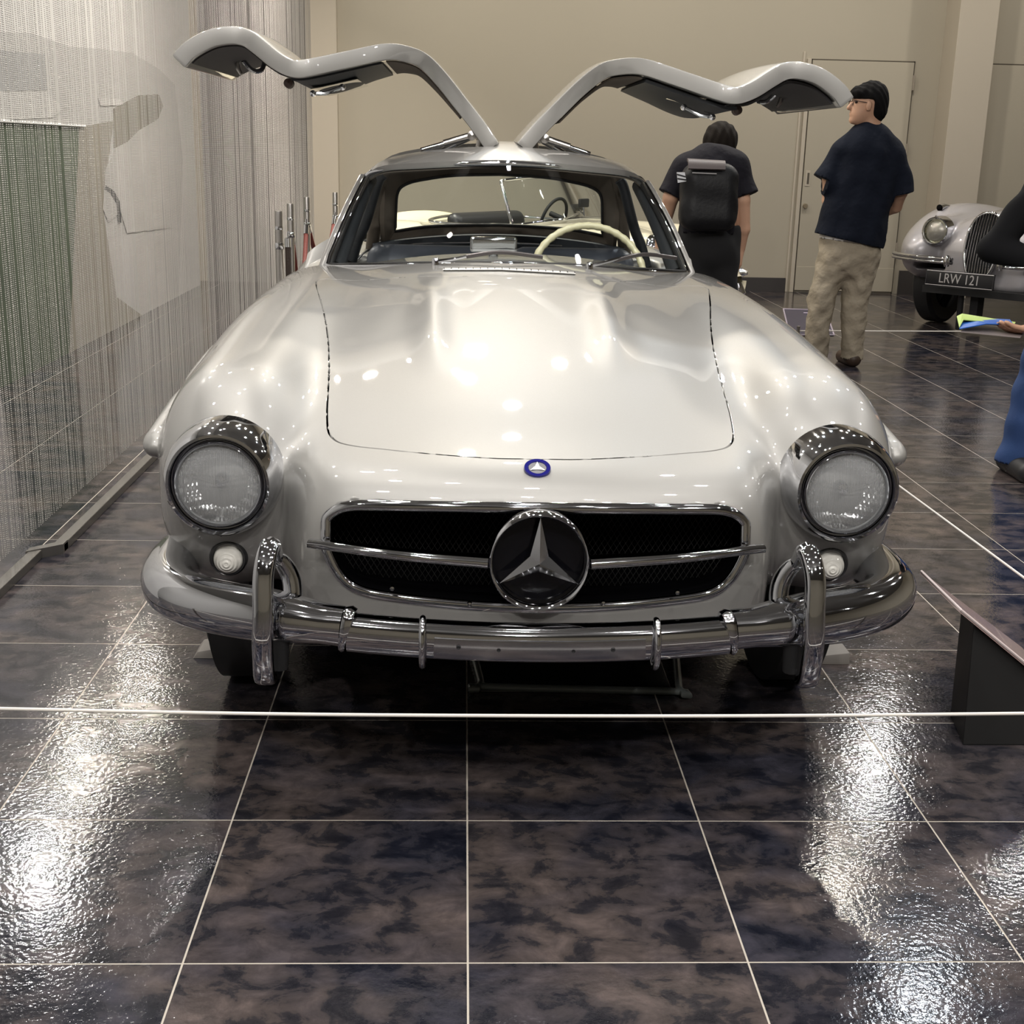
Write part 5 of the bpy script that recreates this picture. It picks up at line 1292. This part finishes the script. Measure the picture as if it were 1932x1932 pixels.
tf = [b_(1296, 304, -.15), b_(1366, 308, -.15), b_(1368, 322, -.225), b_(1298, 320, -.225)]
obj('top_flap', B().grid(lambda u, v: tuple((tf[0]*(1-u)+tf[1]*u)*(1-v)+(tf[3]*(1-u)+tf[2]*u)*v+np.array((0, -.012, .012))*sin(pi*v)), 10, 8).me('flap', solid=.014), M('flap_taupe', (.085, .068, .066), .5), bp_)
obj('zip_line', B().tube([b_(1306, 326, -.236), b_(1330, 327, -.238), b_(1352, 328, -.236)], .003, 6).me('zip'), M('zip_grey', (.35, .34, .34), .4), bp_)
tg_ = [b_(1277, 325, -.21), b_(1292, 325, -.23), b_(1295, 342, -.23), b_(1279, 345, -.21)]
tgo = obj('reflective_tag', B().add(tg_+[v+np.array((0, .006, 0)) for v in tg_], [(3, 2, 1, 0), (4, 5, 6, 7), (0, 1, 5, 4), (1, 2, 6, 5), (2, 3, 7, 6), (3, 0, 4, 7)]).me('tag', False), M('tag_white', (.62, .63, .66), .4), bp_)
for k in range(2):
    a = tg_[0]+(tg_[3]-tg_[0])*(.2+.4*k); c = tg_[1]+(tg_[2]-tg_[1])*(.5+.35*k)
    obj('tag_stripe', B().tube([a+np.array((0, -.002, 0)), c+np.array((0, -.002, 0))], .0035, 4).me('stripe', False), MT_BLACK, tgo)
for s_ in (-1, 1):
    st_ = [b_(1340+s_*26, 316, -.06), b_(1341+s_*30, 300, .05), b_(1342+s_*34, 310, .16)]
    obj('shoulder_strap', B().tube(cr(st_, 5), [(.022, .006)]*11, 10, up=(0, -.3, 1)).me('strap'), M('strap_grey', (.05, .045, .05), .6), bp_)

# --- visitor at the right edge: black top, blue jeans, booklets in the hand
O3 = np.array((2.46, 5.10, 0))
def v3(px, py, dy=0.0): return at_y(px, py, O3[1]+dy)-O3
sh3 = np.array((.02, .0, 1.30))
el3 = v3(1872, 470, -.10); wr3 = v3(1960, 620, -.42); hn3 = v3(1905, 622, -.45)
H3 = np.array((-.07, -.17, 1.47))
JL = (((-.05, 0, .84), (-.11, -.01, .46), (-.165, -.01, .06)), ((.13, 0, .84), (.15, -.03, .46), (.14, .02, .06)))
def skin3(p):
    f = ell(p, H3, (.078, .096, .115))
    f = smin(f, ell(p, H3+np.array((0, -.035, -.075)), (.052, .055, .05)), .04)
    f = smin(f, cone(p, H3+np.array((0, .02, -.08)), H3+np.array((.05, .10, -.17)), .055, .06), .03)
    f = smin(f, cone(p, H3+np.array((0, -.092, .005)), H3+np.array((0, -.110, -.035)), .010, .013), .015)
    f = smin(f, ell(p, H3+np.array((0, -.082, -.068)), (.022, .012, .010)), .010)
    for s_ in (-1, 1):
        f = smin(f, ell(p, H3+np.array((s_*.078, .01, -.01)), (.010, .018, .030)), .006)
        f = smax(f, -ell(p, H3+np.array((s_*.032, -.098, .008)), (.018, .014, .011)), .008)
    f = smin(f, cone(flat(p, 1.4, -.06), (-.04, -.10, 1.22), (.03, 0, .95), .15, .14), .05)
    f = smin(f, cone(p, (.10, -.13, 1.22), (.02, -.28, .93), .05, .045), .03)
    f = smin(f, cone(p, (.02, -.28, .93), wr3, .043, .030), .02)
    f = smin(f, hand_sdf(p, wr3, hn3-wr3, (0, -1, .25), (0, -.2, 1), .30, 1.05), .01)
    for a, b, c in JL: f = smin(f, cone(p, a, b, .07, .05), .03); f = smin(f, cone(p, b, c, .05, .04), .02)
    return f
P_, F_, N_ = sdf_mesh(skin3, (-.62, -.85, .03), (.42, .24, 1.72), .0095)
man3 = tag(obj('person', mesh('person', P_, F_, True, N_), SKIN, None, loc=O3), 'person in black top and blue jeans holding bright booklets, mostly cut off', 'person')
def top3(p):
    f = cone(flat(p, 1.35, -.06), (-.04, -.10, 1.21), (.07, 0, .98), .185, .19)
    f = smin(f, cone(p, (-.19, -.12, 1.25), (.10, -.12, 1.25), .065, .065), .09)
    f = smin(f, cone(p, (-.20, -.12, 1.22), el3, .075, .05), .05)                # sleeve out to the bent elbow
    f = smin(f, cone(p, el3, v3(1985, 505, -.22), .055, .05), .03)
    f = smin(f, cone(p, (.10, -.13, 1.22), (.04, -.24, 1.00), .066, .07), .05)
    return np.maximum(f+wrinkle(p, .006, 24, 14, 1.1), .86-p[2])
sdf_obj('top', top3, (-.62, -.42, .80), (.42, .32, 1.46), .012, M('black_jersey', (.007, .007, .008), .9, spec=.15), man3)
def jeans(p):
    f = cone(flat(p, 1.3), (.04, 0, .92), (.04, 0, .84), .165, .17)
    for a, b, c in JL:
        f = smin(f, cone(p, a, b, .10, .082), .05); f = smin(f, cone(p, b, c, .08, .078), .03)
    return np.maximum(f+wrinkle(p, .008, 32, 18), np.maximum(.05-p[2], p[2]-.93))
sdf_obj('jeans', jeans, (-.36, -.24, .03), (.30, .26, .96), .012, M('blue_denim', (.020, .050, .16), .85, bump=(260, .3, .002), var=(14, (.03, .075, .21))), man3)
sdf_obj('hair', lambda p: smax(ell(p, H3+np.array((0, .02, .02)), (.092, .106, .115)), -boxd(p, H3+np.array((0, -.11, -.05)), (.2, .09, .09), .02), .012), (-.20, -.33, 1.30), (.06, .0, 1.64), .012, M('hair_black', (.012, .011, .010), .5), man3)
for x, y in ((-.165, .0), (.14, .03)):
    sdf_obj('shoe', lambda p: np.maximum(cone(p, (x, y+.06, .045), (x-.01, y-.16, .040), .052, .045), -p[2]), (x-.09, y-.24, -.01), (x+.09, y+.14, .12), .014, M('dark_shoe', (.018, .018, .02), .5), man3)
for s_ in (-1, 1): obj('eye', B().lathe([(.001, -.011), (.008, -.008), (.011, 0), (.008, .008), (.001, .011)], 12, H3+np.array((s_*.032, -.083, .008))).me('eye'), M('eye_brown', (.04, .025, .02), .2), man3)
font('E', .045, 'sleeve_letter', M('letter_white', (.6, .6, .6), .6), man3, Matrix.Translation(v3(1929, 424, -.155)) @ Matrix.Rotation(pi/2, 4, 'X') @ Matrix.Rotation(radians(-75), 4, 'Z'), .002)
# booklets held in that hand
def booklet(name, pts, mt, lab, th=.004):
    Q = [at_y(px, py, O3[1]+dy) for px, py, dy in pts]; c = np.mean(Q, 0)
    up_ = np.array((0, 0, th)); k = len(Q)
    o = obj(name, B().add([v-c for v in Q]+[v-c+up_ for v in Q], [tuple(range(k))[::-1], tuple(range(k, 2*k))]+[(i, (i+1) % k, k+(i+1) % k, k+i) for i in range(k)]).me(name, False), mt, None, loc=c)
    return tag(o, lab, 'booklet')
booklet('booklet', [(1812, 627, -.50), (1925, 638, -.50), (1936, 622, -.30), (1832, 612, -.30)], M('booklet_grey', (.30, .26, .25), .3), 'glossy grey booklet lowest in the hand of the cut-off person', .003)
booklet('booklet', [(1810, 621.5, -.50), (1860, 612, -.48), (1912, 613, -.42), (1905, 604, -.28), (1820, 600, -.28)], M('booklet_blue', (.012, .12, .52), .35), 'blue booklet held between the grey and the yellow-green one', .003)
booklet('booklet', [(1805, 598, -.30), (1815, 593, -.28), (1916, 609, -.30), (1914, 613, -.40), (1818, 604, -.40), (1810, 619, -.49)], M('booklet_green', (.46, .62, .16), .4), 'yellow-green booklet topmost in the hand of the cut-off person', .003)
